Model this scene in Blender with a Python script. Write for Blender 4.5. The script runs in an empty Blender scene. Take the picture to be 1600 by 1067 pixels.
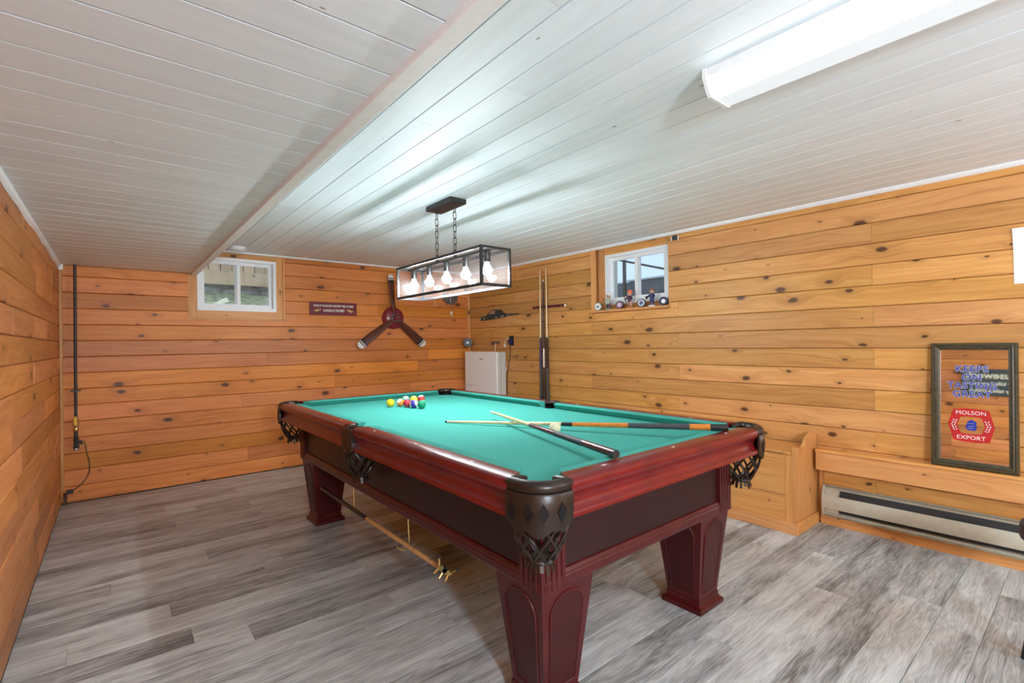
import bpy, bmesh, math, random
from mathutils import Vector, Matrix, Quaternion

# ------------------------------------------------------------------ camera, world, exposure
SC = bpy.context.scene
COL = SC.collection
F_PX, YAW, PITCH, ROLL, CAM_H = 758.23, 0.6878, 0.0039, -0.0145, 1.232
cam_data = bpy.data.cameras.new('camera')
cam_data.sensor_width = 36.0
cam_data.lens = 36.0 * F_PX / 1600.0
cam_data.clip_start = 0.02
cam = bpy.data.objects.new('camera', cam_data)
COL.objects.link(cam)
_f = Vector((math.sin(YAW) * math.cos(PITCH), math.cos(YAW) * math.cos(PITCH), math.sin(PITCH)))
_r = Vector((math.cos(YAW), -math.sin(YAW), 0))
_u = _r.cross(_f)
_c, _s = math.cos(ROLL), math.sin(ROLL)
_right, _up = _r * _c + _u * _s, _u * _c - _r * _s
cam.matrix_world = Matrix(((_right.x, _up.x, -_f.x, 0), (_right.y, _up.y, -_f.y, 0), (_right.z, _up.z, -_f.z, CAM_H), (0, 0, 0, 1)))
SC.camera = cam

world = bpy.data.worlds.new('sky')
SC.world = world
world.use_nodes = True
_bg = world.node_tree.nodes['Background']
_bg.inputs[0].default_value = (0.52, 0.71, 1.0, 1)
_bg.inputs[1].default_value = 1.25

SC.view_settings.view_transform = 'Standard'
SC.view_settings.look = 'None'
SC.view_settings.gamma = 1.0
SC.view_settings.use_curve_mapping = False
SC.view_settings.exposure = 0.10
SC.cycles.use_denoising = True
SC.cycles.max_bounces = 8
SC.cycles.diffuse_bounces = 5
SC.cycles.glossy_bounces = 3
SC.cycles.use_adaptive_sampling = True
SC.cycles.adaptive_threshold = 0.06
SC.cycles.transparent_max_bounces = 16
SC.cycles.caustics_reflective = False
SC.cycles.caustics_refractive = False
SC.cycles.sample_clamp_indirect = 6.0

BULB_W = 12.5          # watts of light per pendant bulb
TUBE_W = 1.35         # watts of light of the long ceiling fixture
GLOBE_W = (285.0, 66.0)  # watts of light of the two globe lamps in the rear half of the room

# ------------------------------------------------------------------ measures of the place (metres)
YB, XL, XR, RW = 5.276, -0.333, 3.609, 0.016      # back wall, left wall, right wall at the corner, its slant
ZL, ZR, XE = 1.914, 2.151, 0.549                  # low ceiling, high ceiling, edge between them
Y0 = -2.4                                         # rear of the room
rng = random.Random(7)

# ------------------------------------------------------------------ helpers: materials
class NT:
    def __init__(self, name):
        self.m = bpy.data.materials.new(name)
        self.m.use_nodes = True
        self.t = self.m.node_tree
        self.b = self.t.nodes['Principled BSDF']
    def n(self, kind, **kw):
        nd = self.t.nodes.new(kind)
        for k, v in kw.items():
            setattr(nd, k, v)
        return nd
    def put(self, sock, v):
        if hasattr(v, 'is_linked') or isinstance(v, bpy.types.NodeSocket):
            self.t.links.new(v, sock)
        else:
            if isinstance(v, (tuple, list)) and len(v) == 3 and sock.type == 'RGBA':
                v = (*v, 1)
            sock.default_value = v
    def math(self, op, a, b=0.0, c=0.0, clamp=False):
        nd = self.n('ShaderNodeMath', operation=op, use_clamp=clamp)
        self.put(nd.inputs[0], a); self.put(nd.inputs[1], b); self.put(nd.inputs[2], c)
        return nd.outputs[0]
    def xyz(self, x, y, z=0.0):
        nd = self.n('ShaderNodeCombineXYZ')
        self.put(nd.inputs[0], x); self.put(nd.inputs[1], y); self.put(nd.inputs[2], z)
        return nd.outputs[0]
    def noise(self, vec, scale=1.0, detail=3.0, rough=0.55, dim='3D'):
        nd = self.n('ShaderNodeTexNoise', noise_dimensions=dim)
        self.put(nd.inputs['Vector'], vec)
        nd.inputs['Scale'].default_value = scale
        nd.inputs['Detail'].default_value = detail
        nd.inputs['Roughness'].default_value = rough
        return nd.outputs['Fac']
    def ramp(self, fac, stops):
        nd = self.n('ShaderNodeValToRGB')
        el = nd.color_ramp.elements
        el[0].position, el[0].color = stops[0][0], (*stops[0][1], 1)
        el[1].position, el[1].color = stops[-1][0], (*stops[-1][1], 1)
        for p, c in stops[1:-1]:
            e = el.new(p); e.color = (*c, 1)
        self.put(nd.inputs[0], fac)
        return nd.outputs[0]
    def mix(self, fac, a, b, mode='MIX'):
        nd = self.n('ShaderNodeMix', data_type='RGBA', blend_type=mode)
        self.put(nd.inputs[0], fac); self.put(nd.inputs[6], a); self.put(nd.inputs[7], b)
        return nd.outputs[2]
    def coords(self, spread=40.0):
        tc = self.n('ShaderNodeTexCoord'); oi = self.n('ShaderNodeObjectInfo')
        rnd = oi.outputs['Random']
        off = self.xyz(self.math('MULTIPLY', rnd, spread), self.math('MULTIPLY', rnd, spread * 0.437), self.math('MULTIPLY', rnd, 9.0))
        add = self.n('ShaderNodeVectorMath', operation='ADD')
        self.put(add.inputs[0], tc.outputs['Object']); self.put(add.inputs[1], off)
        sep = self.n('ShaderNodeSeparateXYZ'); self.put(sep.inputs[0], add.outputs[0])
        return add.outputs[0], sep.outputs[0], sep.outputs[1], sep.outputs[2], rnd
    def bump(self, h, strength=0.1, dist=0.002):
        nd = self.n('ShaderNodeBump')
        nd.inputs['Strength'].default_value = strength
        nd.inputs['Distance'].default_value = dist
        self.put(nd.inputs['Height'], h)
        self.t.links.new(nd.outputs[0], self.b.inputs['Normal'])

def plain(name, col, rough=0.5, metal=0.0, vary=0.06, scale=30.0, bump=0.0, coat=0.0, spec=0.5):
    """a colour with a little procedural mottling"""
    k = NT(name)
    v, x, y, z, r = k.coords(5.0)
    n = k.noise(v, scale, 3.0)
    lo = tuple(c * (1 - vary * 2) for c in col); hi = tuple(min(1, c * (1 + vary * 2)) for c in col)
    k.put(k.b.inputs['Base Color'], k.ramp(n, [(0.25, lo), (0.75, hi)]))
    k.b.inputs['Roughness'].default_value = rough
    k.b.inputs['Metallic'].default_value = metal
    k.b.inputs['Specular IOR Level'].default_value = spec
    if coat: k.b.inputs['Coat Weight'].default_value = coat; k.b.inputs['Coat Roughness'].default_value = 0.12
    if bump: k.bump(n, bump)
    return k.m

def pine(name, dark, mid, light, knot=(0.055, 0.02, 0.012), swap=False, knots=1.0, rough=0.42, vmin=0.80, vmax=1.12):
    """knotty pine: grain runs along local X (or local Z with swap)"""
    k = NT(name)
    v, x, y, z, r = k.coords(60.0)
    if swap == 'z': x, y = z, k.math('ADD', x, y)
    elif swap == 'y': x, y = y, k.math('ADD', x, z)
    elif swap == 'x': y = k.math('ADD', y, z)
    wob = k.noise(k.xyz(k.math('MULTIPLY', x, 6.0), k.math('MULTIPLY', y, 14.0)), 1.0, 2.0)
    kv = k.xyz(k.math('ADD', k.math('MULTIPLY', x, 2.7), k.math('MULTIPLY', wob, 0.09)), k.math('ADD', k.math('MULTIPLY', y, 5.2), k.math('MULTIPLY', wob, 0.12)))
    vo = k.n('ShaderNodeTexVoronoi', voronoi_dimensions='2D', feature='F1')
    k.put(vo.inputs['Vector'], kv); vo.inputs['Scale'].default_value = 1.0
    sepc = k.n('ShaderNodeSeparateColor'); k.put(sepc.inputs[0], vo.outputs['Color'])
    d = vo.outputs['Distance']
    rad = k.math('MULTIPLY_ADD', k.math('POWER', sepc.outputs[0], 2.2), 0.098 * knots, 0.015 * knots)
    kn = k.math('DIVIDE', k.math('SUBTRACT', k.math('MULTIPLY', rad, 1.15), d), k.math('MULTIPLY', rad, 0.5), clamp=True)
    halo = k.math('SUBTRACT', 1.0, k.math('DIVIDE', d, k.math('MULTIPLY', rad, 4.0)), clamp=True)
    low = k.noise(k.xyz(k.math('MULTIPLY', x, 1.3), k.math('MULTIPLY', y, 7.0)), 1.0, 2.0)
    gy = k.math('ADD', k.math('MULTIPLY', y, 46.0), k.math('ADD', k.math('MULTIPLY', halo, 2.4), k.math('MULTIPLY', low, 7.0)))
    n1 = k.noise(k.xyz(k.math('MULTIPLY', x, 1.6), gy), 1.0, 3.0, 0.6)
    n2 = k.noise(k.xyz(k.math('MULTIPLY', x, 9.0), k.math('MULTIPLY', y, 420.0)), 1.0, 2.0)
    f = k.math('ADD', k.math('MULTIPLY', n1, 0.62), k.math('ADD', k.math('MULTIPLY', n2, 0.14), k.math('MULTIPLY', low, 0.24)))
    col = k.ramp(f, [(0.27, dark), (0.5, mid), (0.73, light)])
    r2 = k.math('FRACT', k.math('MULTIPLY', r, 7.31)); r3 = k.math('FRACT', k.math('MULTIPLY', r, 23.7))
    val = k.math('MULTIPLY_ADD', r2, vmax - vmin, vmin)
    hs = k.n('ShaderNodeHueSaturation')
    k.put(hs.inputs['Color'], col); k.put(hs.inputs['Value'], val)
    k.put(hs.inputs['Hue'], k.math('MULTIPLY_ADD', r3, 0.007, 0.4965))
    k.put(hs.inputs['Saturation'], k.math('MULTIPLY_ADD', r3, 0.06, 0.96))
    c2 = k.mix(k.math('MULTIPLY', halo, 0.38), hs.outputs[0], tuple(0.55 * a + 0.45 * b for a, b in zip(dark, knot)))
    c3 = k.mix(k.math('MULTIPLY', kn, 0.88), c2, knot)
    k.put(k.b.inputs['Base Color'], c3)
    k.b.inputs['Roughness'].default_value = rough
    k.b.inputs['Specular IOR Level'].default_value = 0.35
    return k.m

def vinyl(name):
    k = NT(name)
    v, x, y, z, r = k.coords(70.0)
    low = k.noise(k.xyz(k.math('MULTIPLY', x, 1.1), k.math('MULTIPLY', y, 9.0)), 1.0, 3.0)
    blot = k.noise(k.xyz(k.math('MULTIPLY', x, 2.6), k.math('MULTIPLY', y, 13.0)), 1.0, 3.0, 0.6)
    rings = k.math('SINE', k.math('ADD', k.math('MULTIPLY', low, 120.0), k.math('MULTIPLY', y, 90.0)))
    gy = k.math('ADD', k.math('MULTIPLY', y, 34.0), k.math('MULTIPLY', low, 8.0))
    n1 = k.noise(k.xyz(k.math('MULTIPLY', x, 1.4), gy), 1.0, 3.0, 0.62)
    n2 = k.noise(k.xyz(k.math('MULTIPLY', x, 7.0), k.math('MULTIPLY', y, 260.0)), 1.0, 2.0)
    f = k.math('ADD', k.math('MULTIPLY', n1, 0.36), k.math('ADD', k.math('MULTIPLY', n2, 0.26), k.math('MULTIPLY', blot, 0.36)))
    f = k.math('MULTIPLY_ADD', rings, 0.026, f)
    r2 = k.math('FRACT', k.math('MULTIPLY', r, 5.77)); r3 = k.math('FRACT', k.math('MULTIPLY', r, 17.3))
    f = k.math('ADD', f, k.math('MULTIPLY_ADD', r2, 0.13, -0.065))
    col = k.ramp(f, [(0.33, (0.13, 0.126, 0.120)), (0.46, (0.385, 0.383, 0.375)), (0.58, (0.61, 0.615, 0.60)), (0.70, (0.75, 0.77, 0.765))])
    hs = k.n('ShaderNodeHueSaturation')
    k.put(hs.inputs['Color'], col); k.put(hs.inputs['Saturation'], k.math('MULTIPLY_ADD', r3, 0.7, 0.55))
    k.put(k.b.inputs['Base Color'], hs.outputs[0])
    k.b.inputs['Roughness'].default_value = 0.40
    k.b.inputs['Specular IOR Level'].default_value = 0.4
    return k.m

def paint(name, col, rough=0.5, specks=True):
    """painted tongue-and-groove: knots bleed through as a few dark specks"""
    k = NT(name)
    v, x, y, z, r = k.coords(60.0)
    n = k.noise(k.xyz(k.math('MULTIPLY', x, 2.0), k.math('MULTIPLY', y, 30.0)), 1.0, 4.0)
    base = k.ramp(n, [(0.3, tuple(c * 0.955 for c in col)), (0.7, tuple(min(1, c * 1.03) for c in col))])
    r2 = k.math('FRACT', k.math('MULTIPLY', r, 7.31))
    hs = k.n('ShaderNodeHueSaturation'); k.put(hs.inputs['Color'], base); k.put(hs.inputs['Value'], k.math('MULTIPLY_ADD', r2, 0.07, 0.95))
    out = hs.outputs[0]
    if specks:
        vo = k.n('ShaderNodeTexVoronoi', voronoi_dimensions='2D', feature='F1')
        k.put(vo.inputs['Vector'], k.xyz(k.math('MULTIPLY', x, 1.5), k.math('MULTIPLY', y, 3.5)))
        vo.inputs['Scale'].default_value = 1.0
        sp = k.n('ShaderNodeSeparateColor'); k.put(sp.inputs[0], vo.outputs['Color'])
        rad = k.math('MULTIPLY', k.math('POWER', sp.outputs[1], 4.0), 0.022)
        m = k.math('DIVIDE', k.math('SUBTRACT', rad, vo.outputs['Distance']), 0.008, clamp=True)
        out = k.mix(k.math('MULTIPLY', m, 0.75), out, (0.11, 0.10, 0.09))
    k.put(k.b.inputs['Base Color'], out)
    k.b.inputs['Roughness'].default_value = rough
    return k.m

def emit(name, col, strength, base=0.9):
    k = NT(name)
    k.b.inputs['Base Color'].default_value = (base, base, base, 1)
    k.b.inputs['Emission Color'].default_value = (*col, 1)
    k.b.inputs['Emission Strength'].default_value = strength
    return k.m

def pane_mat(name, dust, gloss=0.05, dust_col=(0.8, 0.8, 0.8)):
    k = NT(name)
    t = k.t
    tr = k.n('ShaderNodeBsdfTransparent'); gl = k.n('ShaderNodeBsdfGlossy'); df = k.n('ShaderNodeBsdfDiffuse')
    gl.inputs['Roughness'].default_value = 0.02
    df.inputs['Color'].default_value = (*dust_col, 1)
    m1 = k.n('ShaderNodeMixShader'); m2 = k.n('ShaderNodeMixShader')
    m1.inputs[0].default_value = gloss; m2.inputs[0].default_value = dust
    t.links.new(tr.outputs[0], m1.inputs[1]); t.links.new(gl.outputs[0], m1.inputs[2])
    t.links.new(m1.outputs[0], m2.inputs[1]); t.links.new(df.outputs[0], m2.inputs[2])
    t.links.new(m2.outputs[0], t.nodes['Material Output'].inputs['Surface'])
    return k.m

MAT = {}
MAT['pine_right'] = pine('pine_right', (0.42, 0.165, 0.040), (0.62, 0.295, 0.086), (0.74, 0.41, 0.145))
MAT['pine_back'] = pine('pine_back', (0.46, 0.125, 0.024), (0.68, 0.225, 0.045), (0.78, 0.31, 0.075))
MAT['pine_left'] = pine('pine_left', (0.38, 0.115, 0.032), (0.62, 0.225, 0.064), (0.76, 0.35, 0.12), vmin=0.72, vmax=1.2)
MAT['pine_trim_x'] = pine('pine_trim_x', (0.48, 0.185, 0.05), (0.66, 0.30, 0.09), (0.76, 0.40, 0.145), swap='x', knots=0.8)
MAT['pine_trim_y'] = pine('pine_trim_y', (0.48, 0.185, 0.05), (0.66, 0.30, 0.09), (0.76, 0.40, 0.145), swap='y', knots=0.8)
MAT['pine_trim_z'] = pine('pine_trim_z', (0.48, 0.185, 0.05), (0.66, 0.30, 0.09), (0.76, 0.40, 0.145), swap='z', knots=0.7)
MAT['gap'] = plain('dark_gap', (0.10, 0.045, 0.018), 0.8)
MAT['ceil_gap'] = plain('ceiling_gap', (0.08, 0.08, 0.078), 0.8)
MAT['ceil'] = paint('ceiling_paint', (0.81, 0.885, 0.935))
MAT['white'] = plain('white_paint', (0.82, 0.83, 0.835), 0.4, vary=0.02)
MAT['vinyl'] = vinyl('grey_vinyl')
MAT['floor_gap'] = plain('floor_gap', (0.06, 0.055, 0.05), 0.7)
MAT['pvc'] = plain('white_vinyl', (0.80, 0.82, 0.83), 0.35, vary=0.02)
MAT['glass'] = pane_mat('window_glass', 0.03, 0.05)
MAT['lamp_glass'] = pane_mat('lamp_glass', 0.010, 0.014)
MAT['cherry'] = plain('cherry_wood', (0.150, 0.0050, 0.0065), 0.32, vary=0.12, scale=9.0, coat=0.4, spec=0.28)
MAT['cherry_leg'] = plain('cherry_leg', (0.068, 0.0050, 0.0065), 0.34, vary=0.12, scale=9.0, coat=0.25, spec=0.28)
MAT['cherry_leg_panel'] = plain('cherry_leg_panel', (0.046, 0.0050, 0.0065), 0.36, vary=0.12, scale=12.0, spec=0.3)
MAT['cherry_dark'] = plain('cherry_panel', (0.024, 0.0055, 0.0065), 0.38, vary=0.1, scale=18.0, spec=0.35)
MAT['felt'] = plain('green_felt', (0.058, 0.320, 0.265), 0.95, vary=0.05, scale=160.0, bump=0.1, spec=0.1)
MAT['leather'] = plain('dark_leather', (0.020, 0.010, 0.0065), 0.34, vary=0.2, scale=90.0, bump=0.15, spec=0.4)
MAT['leather_black'] = plain('black_leather', (0.005, 0.005, 0.0055), 0.35, vary=0.2, spec=0.3)
MAT['pearl'] = plain('pearl', (0.75, 0.74, 0.70), 0.25)
MAT['black'] = plain('black_metal', (0.018, 0.018, 0.019), 0.38, vary=0.1)
MAT['iron'] = plain('dark_iron', (0.05, 0.048, 0.045), 0.42, metal=0.4, vary=0.1)
MAT['pipe'] = plain('black_pipe', (0.03, 0.025, 0.022), 0.5, vary=0.2)
MAT['brass'] = plain('brass', (0.60, 0.40, 0.14), 0.28, metal=0.9)
MAT['steel'] = plain('steel', (0.55, 0.55, 0.54), 0.3, metal=0.9)
MAT['yellow'] = plain('yellow_paint', (0.75, 0.48, 0.03), 0.4)
MAT['maple'] = plain('maple', (0.75, 0.60, 0.34), 0.3, vary=0.05, scale=20.0)
MAT['honey'] = plain('honey_wood', (0.60, 0.35, 0.14), 0.35, vary=0.08)
MAT['orange_wood'] = plain('orange_wood', (0.62, 0.20, 0.03), 0.28, vary=0.12, scale=40.0)
MAT['wrap'] = plain('speckled_wrap', (0.045, 0.05, 0.055), 0.6, vary=0.45, scale=700.0)
MAT['maroon'] = plain('maroon', (0.10, 0.012, 0.02), 0.25, vary=0.1)
MAT['navy'] = plain('navy', (0.015, 0.02, 0.10), 0.4, vary=0.1)
MAT['cream'] = plain('cream_enamel', (0.50, 0.45, 0.35), 0.38, vary=0.04)
MAT['cream_dark'] = plain('aged_enamel', (0.33, 0.285, 0.21), 0.45, vary=0.08)
MAT['fins'] = plain('heater_fins', (0.018, 0.016, 0.015), 0.6)
MAT['olive'] = plain('olive_frame', (0.060, 0.046, 0.022), 0.38, vary=0.25, scale=60.0)
MAT['appliance'] = plain('appliance_white', (0.90, 0.91, 0.90), 0.35, vary=0.02)
MAT['appliance_shaded'] = plain('appliance_shaded', (0.62, 0.61, 0.57), 0.4, vary=0.03)  # darker white: shade on the cabinet side is put into the colour
MAT['grey_text'] = plain('grey_print', (0.30, 0.30, 0.30), 0.5)
MAT['sign_red'] = plain('sign_red', (0.17, 0.012, 0.022), 0.5, vary=0.08)
MAT['print_white'] = plain('print_white', (0.82, 0.78, 0.74), 0.5, vary=0.02)
MAT['print_gold'] = plain('print_gold', (0.72, 0.56, 0.16), 0.45)
MAT['print_blue'] = plain('print_blue', (0.010, 0.030, 0.30), 0.4)
MAT['print_pale'] = plain('print_pale', (0.42, 0.42, 0.52), 0.4)
MAT['print_red'] = plain('print_red', (0.50, 0.012, 0.012), 0.4)
MAT['sign_slate'] = plain('sign_slate', (0.035, 0.05, 0.055), 0.6)
MAT['prop_wood'] = plain('propeller_wood', (0.095, 0.026, 0.016), 0.28, vary=0.22, scale=22.0, coat=0.3)
MAT['prop_red'] = plain('spinner_red', (0.20, 0.012, 0.028), 0.3, vary=0.1, coat=0.3)
MAT['paper'] = plain('paper', (0.86, 0.87, 0.88), 0.7, vary=0.01)
MAT['pewter'] = plain('pewter', (0.16, 0.15, 0.16), 0.4, metal=0.5, vary=0.2)
MAT['slate_model'] = plain('slate_model', (0.035, 0.045, 0.05), 0.4, vary=0.2)
_k = NT('mirror'); _k.b.inputs['Base Color'].default_value = (0.88, 0.88, 0.86, 1); _k.b.inputs['Metallic'].default_value = 1.0; _k.b.inputs['Roughness'].default_value = 0.03
_kv = _k.coords(3.0); _k.put(_k.b.inputs['Roughness'], _k.math('MULTIPLY_ADD', _k.noise(_kv[0], 8.0), 0.03, 0.01))
MAT['mirror'] = _k.m

# ------------------------------------------------------------------ helpers: geometry
class MB:
    def __init__(self):
        self.v, self.f = [], []
    def add(self, vs, fs):
        o = len(self.v)
        self.v += [tuple(p) for p in vs]
        self.f += [tuple(i + o for i in q) for q in fs]
        return self
    def box(self, lo, hi):
        x0, y0, z0 = lo; x1, y1, z1 = hi
        return self.add([(x0, y0, z0), (x1, y0, z0), (x1, y1, z0), (x0, y1, z0), (x0, y0, z1), (x1, y0, z1), (x1, y1, z1), (x0, y1, z1)],
                        [(0, 3, 2, 1), (4, 5, 6, 7), (0, 1, 5, 4), (1, 2, 6, 5), (2, 3, 7, 6), (3, 0, 4, 7)])
    def bbox(self, lo, hi, b=0.004):
        """box with chamfered edges"""
        bm = bmesh.new()
        bmesh.ops.create_cube(bm, size=1.0)
        for v in bm.verts:
            v.co = Vector((lo[i] + (v.co[i] + 0.5) * (hi[i] - lo[i]) for i in range(3)))
        bmesh.ops.bevel(bm, geom=list(bm.edges), offset=b, segments=1, affect='EDGES')
        bm.verts.index_update()
        self.add([v.co for v in bm.verts], [[v.index for v in f.verts] for f in bm.faces])
        bm.free()
        return self
    def loft(self, rings, cap=True, closed=True):
        n = len(rings[0]); vs = [p for r in rings for p in r]; fs = []
        for a in range(len(rings) - 1):
            for i in range(n if closed else n - 1):
                j = (i + 1) % n
                fs.append((a * n + i, a * n + j, (a + 1) * n + j, (a + 1) * n + i))
        if cap:
            fs.append(tuple(reversed(range(n)))); fs.append(tuple(range((len(rings) - 1) * n, len(rings) * n)))
        return self.add(vs, fs)
    def tube(self, path, r, n=8, closed=False):
        pts = [Vector(p) for p in path]; m = len(pts)
        rs = r if isinstance(r, (list, tuple)) else [r] * m
        rings = []; prev = None
        for i, p in enumerate(pts):
            if closed: d = pts[(i + 1) % m] - pts[i - 1]
            else: d = pts[min(i + 1, m - 1)] - pts[max(i - 1, 0)]
            d.normalize()
            if prev is None:
                a = d.orthogonal().normalized()
            else:
                a = (prev - d * prev.dot(d)).normalized()
            prev = a; b = d.cross(a)
            rings.append([p + (a * math.cos(2 * math.pi * k / n) + b * math.sin(2 * math.pi * k / n)) * rs[i] for k in range(n)])
        if closed: rings.append(rings[0])
        return self.loft(rings, cap=not closed)
    def lathe(self, prof, origin=(0, 0, 0), axis=(0, 0, 1), n=24):
        """prof: list of (radius, height along axis)"""
        o = Vector(origin); ax = Vector(axis).normalized(); a = ax.orthogonal().normalized(); b = ax.cross(a)
        rings = [[o + ax * h + (a * math.cos(2 * math.pi * k / n) + b * math.sin(2 * math.pi * k / n)) * max(r, 1e-5) for k in range(n)] for r, h in prof]
        return self.loft(rings, cap=True)
    def prism(self, poly, fn, t0, t1):
        """poly of 2-D points extruded between t0 and t1; fn(a, b, t) -> xyz"""
        return self.loft([[fn(a, b, t0) for a, b in poly], [fn(a, b, t1) for a, b in poly]])
    def sphere(self, c, r, n=20, m=12, sc=(1, 1, 1)):
        c = Vector(c)
        vs = [c + Vector((0, 0, -r * sc[2]))]; fs = []
        for i in range(1, m):
            t = -math.pi / 2 + math.pi * i / m
            for k in range(n):
                a = 2 * math.pi * k / n
                vs.append(c + Vector((r * sc[0] * math.cos(t) * math.cos(a), r * sc[1] * math.cos(t) * math.sin(a), r * sc[2] * math.sin(t))))
        vs.append(c + Vector((0, 0, r * sc[2])))
        for k in range(n): fs.append((0, 1 + (k + 1) % n, 1 + k))
        for i in range(m - 2):
            for k in range(n):
                j = (k + 1) % n; a = 1 + i * n
                fs.append((a + k, a + j, a + n + j, a + n + k))
        top = len(vs) - 1; a = 1 + (m - 2) * n
        for k in range(n): fs.append((a + k, a + (k + 1) % n, top))
        return self.add(vs, fs)

WL = {}
def wl(o):
    return WL.get(o.name, Vector((0, 0, 0)))

def part(name, mb, mat, parent=None, smooth=False, center=True):
    me = bpy.data.meshes.new(name)
    vs = [Vector(p) for p in mb.v]
    if center:
        lo = Vector((min(p[i] for p in vs) for i in range(3))); hi = Vector((max(p[i] for p in vs) for i in range(3)))
        c = (lo + hi) / 2
        c.z = lo.z if parent is None else c.z
    else:
        c = Vector((0, 0, 0))
    me.from_pydata([p - c for p in vs], [], mb.f)
    me.update()
    bm = bmesh.new(); bm.from_mesh(me); bmesh.ops.recalc_face_normals(bm, faces=bm.faces); bm.to_mesh(me); bm.free()
    if smooth:
        for p in me.polygons: p.use_smooth = True
        try: me.set_sharp_from_angle(angle=math.radians(42))
        except Exception: pass
    o = bpy.data.objects.new(name, me)
    COL.objects.link(o)
    me.materials.append(MAT[mat] if isinstance(mat, str) else mat)
    WL[o.name] = c
    if parent is not None:
        o.parent = parent; o.location = c - wl(parent)
    else:
        o.location = c
    return o

def tag(o, label, cat, group=None):
    o['label'] = label; o['category'] = cat
    if group: o['group'] = group
    return o

def thing(name, label, cat, loc, group=None):
    o = bpy.data.objects.new(name, None); COL.objects.link(o)
    o.empty_display_size = 0.05
    o.location = loc; WL[o.name] = Vector(loc)
    return tag(o, label, cat, group)

def struct(name, mb, mat, label=None, parent=None):
    o = part(name, mb, mat, parent, center=False)
    if parent is None: o['kind'] = 'structure'
    if label: o['label'] = label
    return o

class Frame:
    """a plane: local X = u (along), local Y = v, local Z = n (to the room)"""
    def __init__(self, o, u, v):
        self.o, self.u, self.v = Vector(o), Vector(u).normalized(), Vector(v).normalized()
        self.n = self.u.cross(self.v)
    def p(self, a, b, c=0.0):
        return self.o + self.u * a + self.v * b + self.n * c
    def mat(self, a, b):
        q = self.p(a, b)
        return Matrix(((self.u.x, self.v.x, self.n.x, q.x), (self.u.y, self.v.y, self.n.y, q.y), (self.u.z, self.v.z, self.n.z, q.z), (0, 0, 0, 1)))

FB = Frame((0, YB, 0), (1, 0, 0), (0, 0, 1))              # back wall, u = x
FR = Frame((XR + YB * RW, 0, 0), (RW, -1, 0), (0, 0, 1))  # right wall, u = -y
FLW = Frame((XL, 0, 0), (0, 1, 0), (0, 0, 1))             # left wall, u = y
FF = Frame((0, 0, 0), (1, 0, 0), (0, 1, 0))               # floor
FCL = Frame((0, 0, ZL), (1, 0, 0), (0, -1, 0))            # low ceiling, boards along x, v = -y
FCR = Frame((0, 0, ZR), (0, 1, 0), (1, 0, 0))             # high ceiling, boards along y, v = x

def board(name, fr, rects, mat, parent, th=0.016, ch=0.0045, gap=0.0012, lift=0.0):
    """one board of a clad surface; rects = list of (u0,u1,v0,v1) cells that together make it"""
    uc = (rects[0][0] + rects[-1][1]) / 2; vc = (rects[0][2] + rects[0][3]) / 2
    mb = MB()
    for (u0, u1, v0, v1) in rects:
        a0, a1 = u0 + (0.0006 if u0 == rects[0][0] else 0) - uc, u1 - (0.0006 if u1 == rects[-1][1] else 0) - uc
        b0, b1 = v0 + gap - vc, v1 - gap - vc
        c = min(ch, (b1 - b0) * 0.3)
        prof = [(b0, -th), (b0, -c), (b0 + c, 0), (b1 - c, 0), (b1, -c), (b1, -th)]
        mb.loft([[(a, p[0], p[1] + lift) for p in prof] for a in (a0, a1)])
    me = bpy.data.meshes.new(name); me.from_pydata(mb.v, [], mb.f)
    bm = bmesh.new(); bm.from_mesh(me); bmesh.ops.recalc_face_normals(bm, faces=bm.faces); bm.to_mesh(me); bm.free()
    me.materials.append(MAT[mat])
    o = bpy.data.objects.new(name, me); COL.objects.link(o)
    o.parent = parent
    o.matrix_basis = fr.mat(uc, vc)
    return o

def fbox(mb, fr, u0, u1, v0, v1, w0, w1):
    """box given in a frame's coordinates"""
    P = [fr.p(a, b, c) for c in (w0, w1) for (a, b) in ((u0, v0), (u1, v0), (u1, v1), (u0, v1))]
    return mb.add(P, [(0, 3, 2, 1), (4, 5, 6, 7), (0, 1, 5, 4), (1, 2, 6, 5), (2, 3, 7, 6), (3, 0, 4, 7)])

def fpoly(mb, fr, poly, w0, w1):
    return mb.prism(poly, lambda a, b, t: fr.p(a, b, t), w0, w1)

def text_mb(s, size, fr, u, v, w=0.001, align='CENTER', bold=0.0, depth=0.0008, sx=1.0, flip=False, space=1.0):
    cu = bpy.data.curves.new('lettering', 'FONT')
    cu.body = s; cu.size = size; cu.align_x = align; cu.align_y = 'CENTER'; cu.offset = bold; cu.resolution_u = 3; cu.space_character = space
    ob = bpy.data.objects.new('lettering', cu); COL.objects.link(ob)
    me = bpy.data.meshes.new_from_object(ob.evaluated_get(bpy.context.evaluated_depsgraph_get()))
    mb = MB()
    mb.add([fr.p(u + p.co.x * sx, v + p.co.y, w) for p in me.vertices], [tuple(p.vertices) for p in me.polygons])
    bpy.data.objects.remove(ob); bpy.data.curves.remove(cu); bpy.data.meshes.remove(me)
    return mb

# ------------------------------------------------------------------ the room shell
TH = 0.017
def slab(name, fr, rects, mat, w0, w1):
    mb = MB()
    for (u0, u1, v0, v1) in rects: fbox(mb, fr, u0, u1, v0, v1, w0, w1)
    return struct(name, mb, mat)

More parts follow.
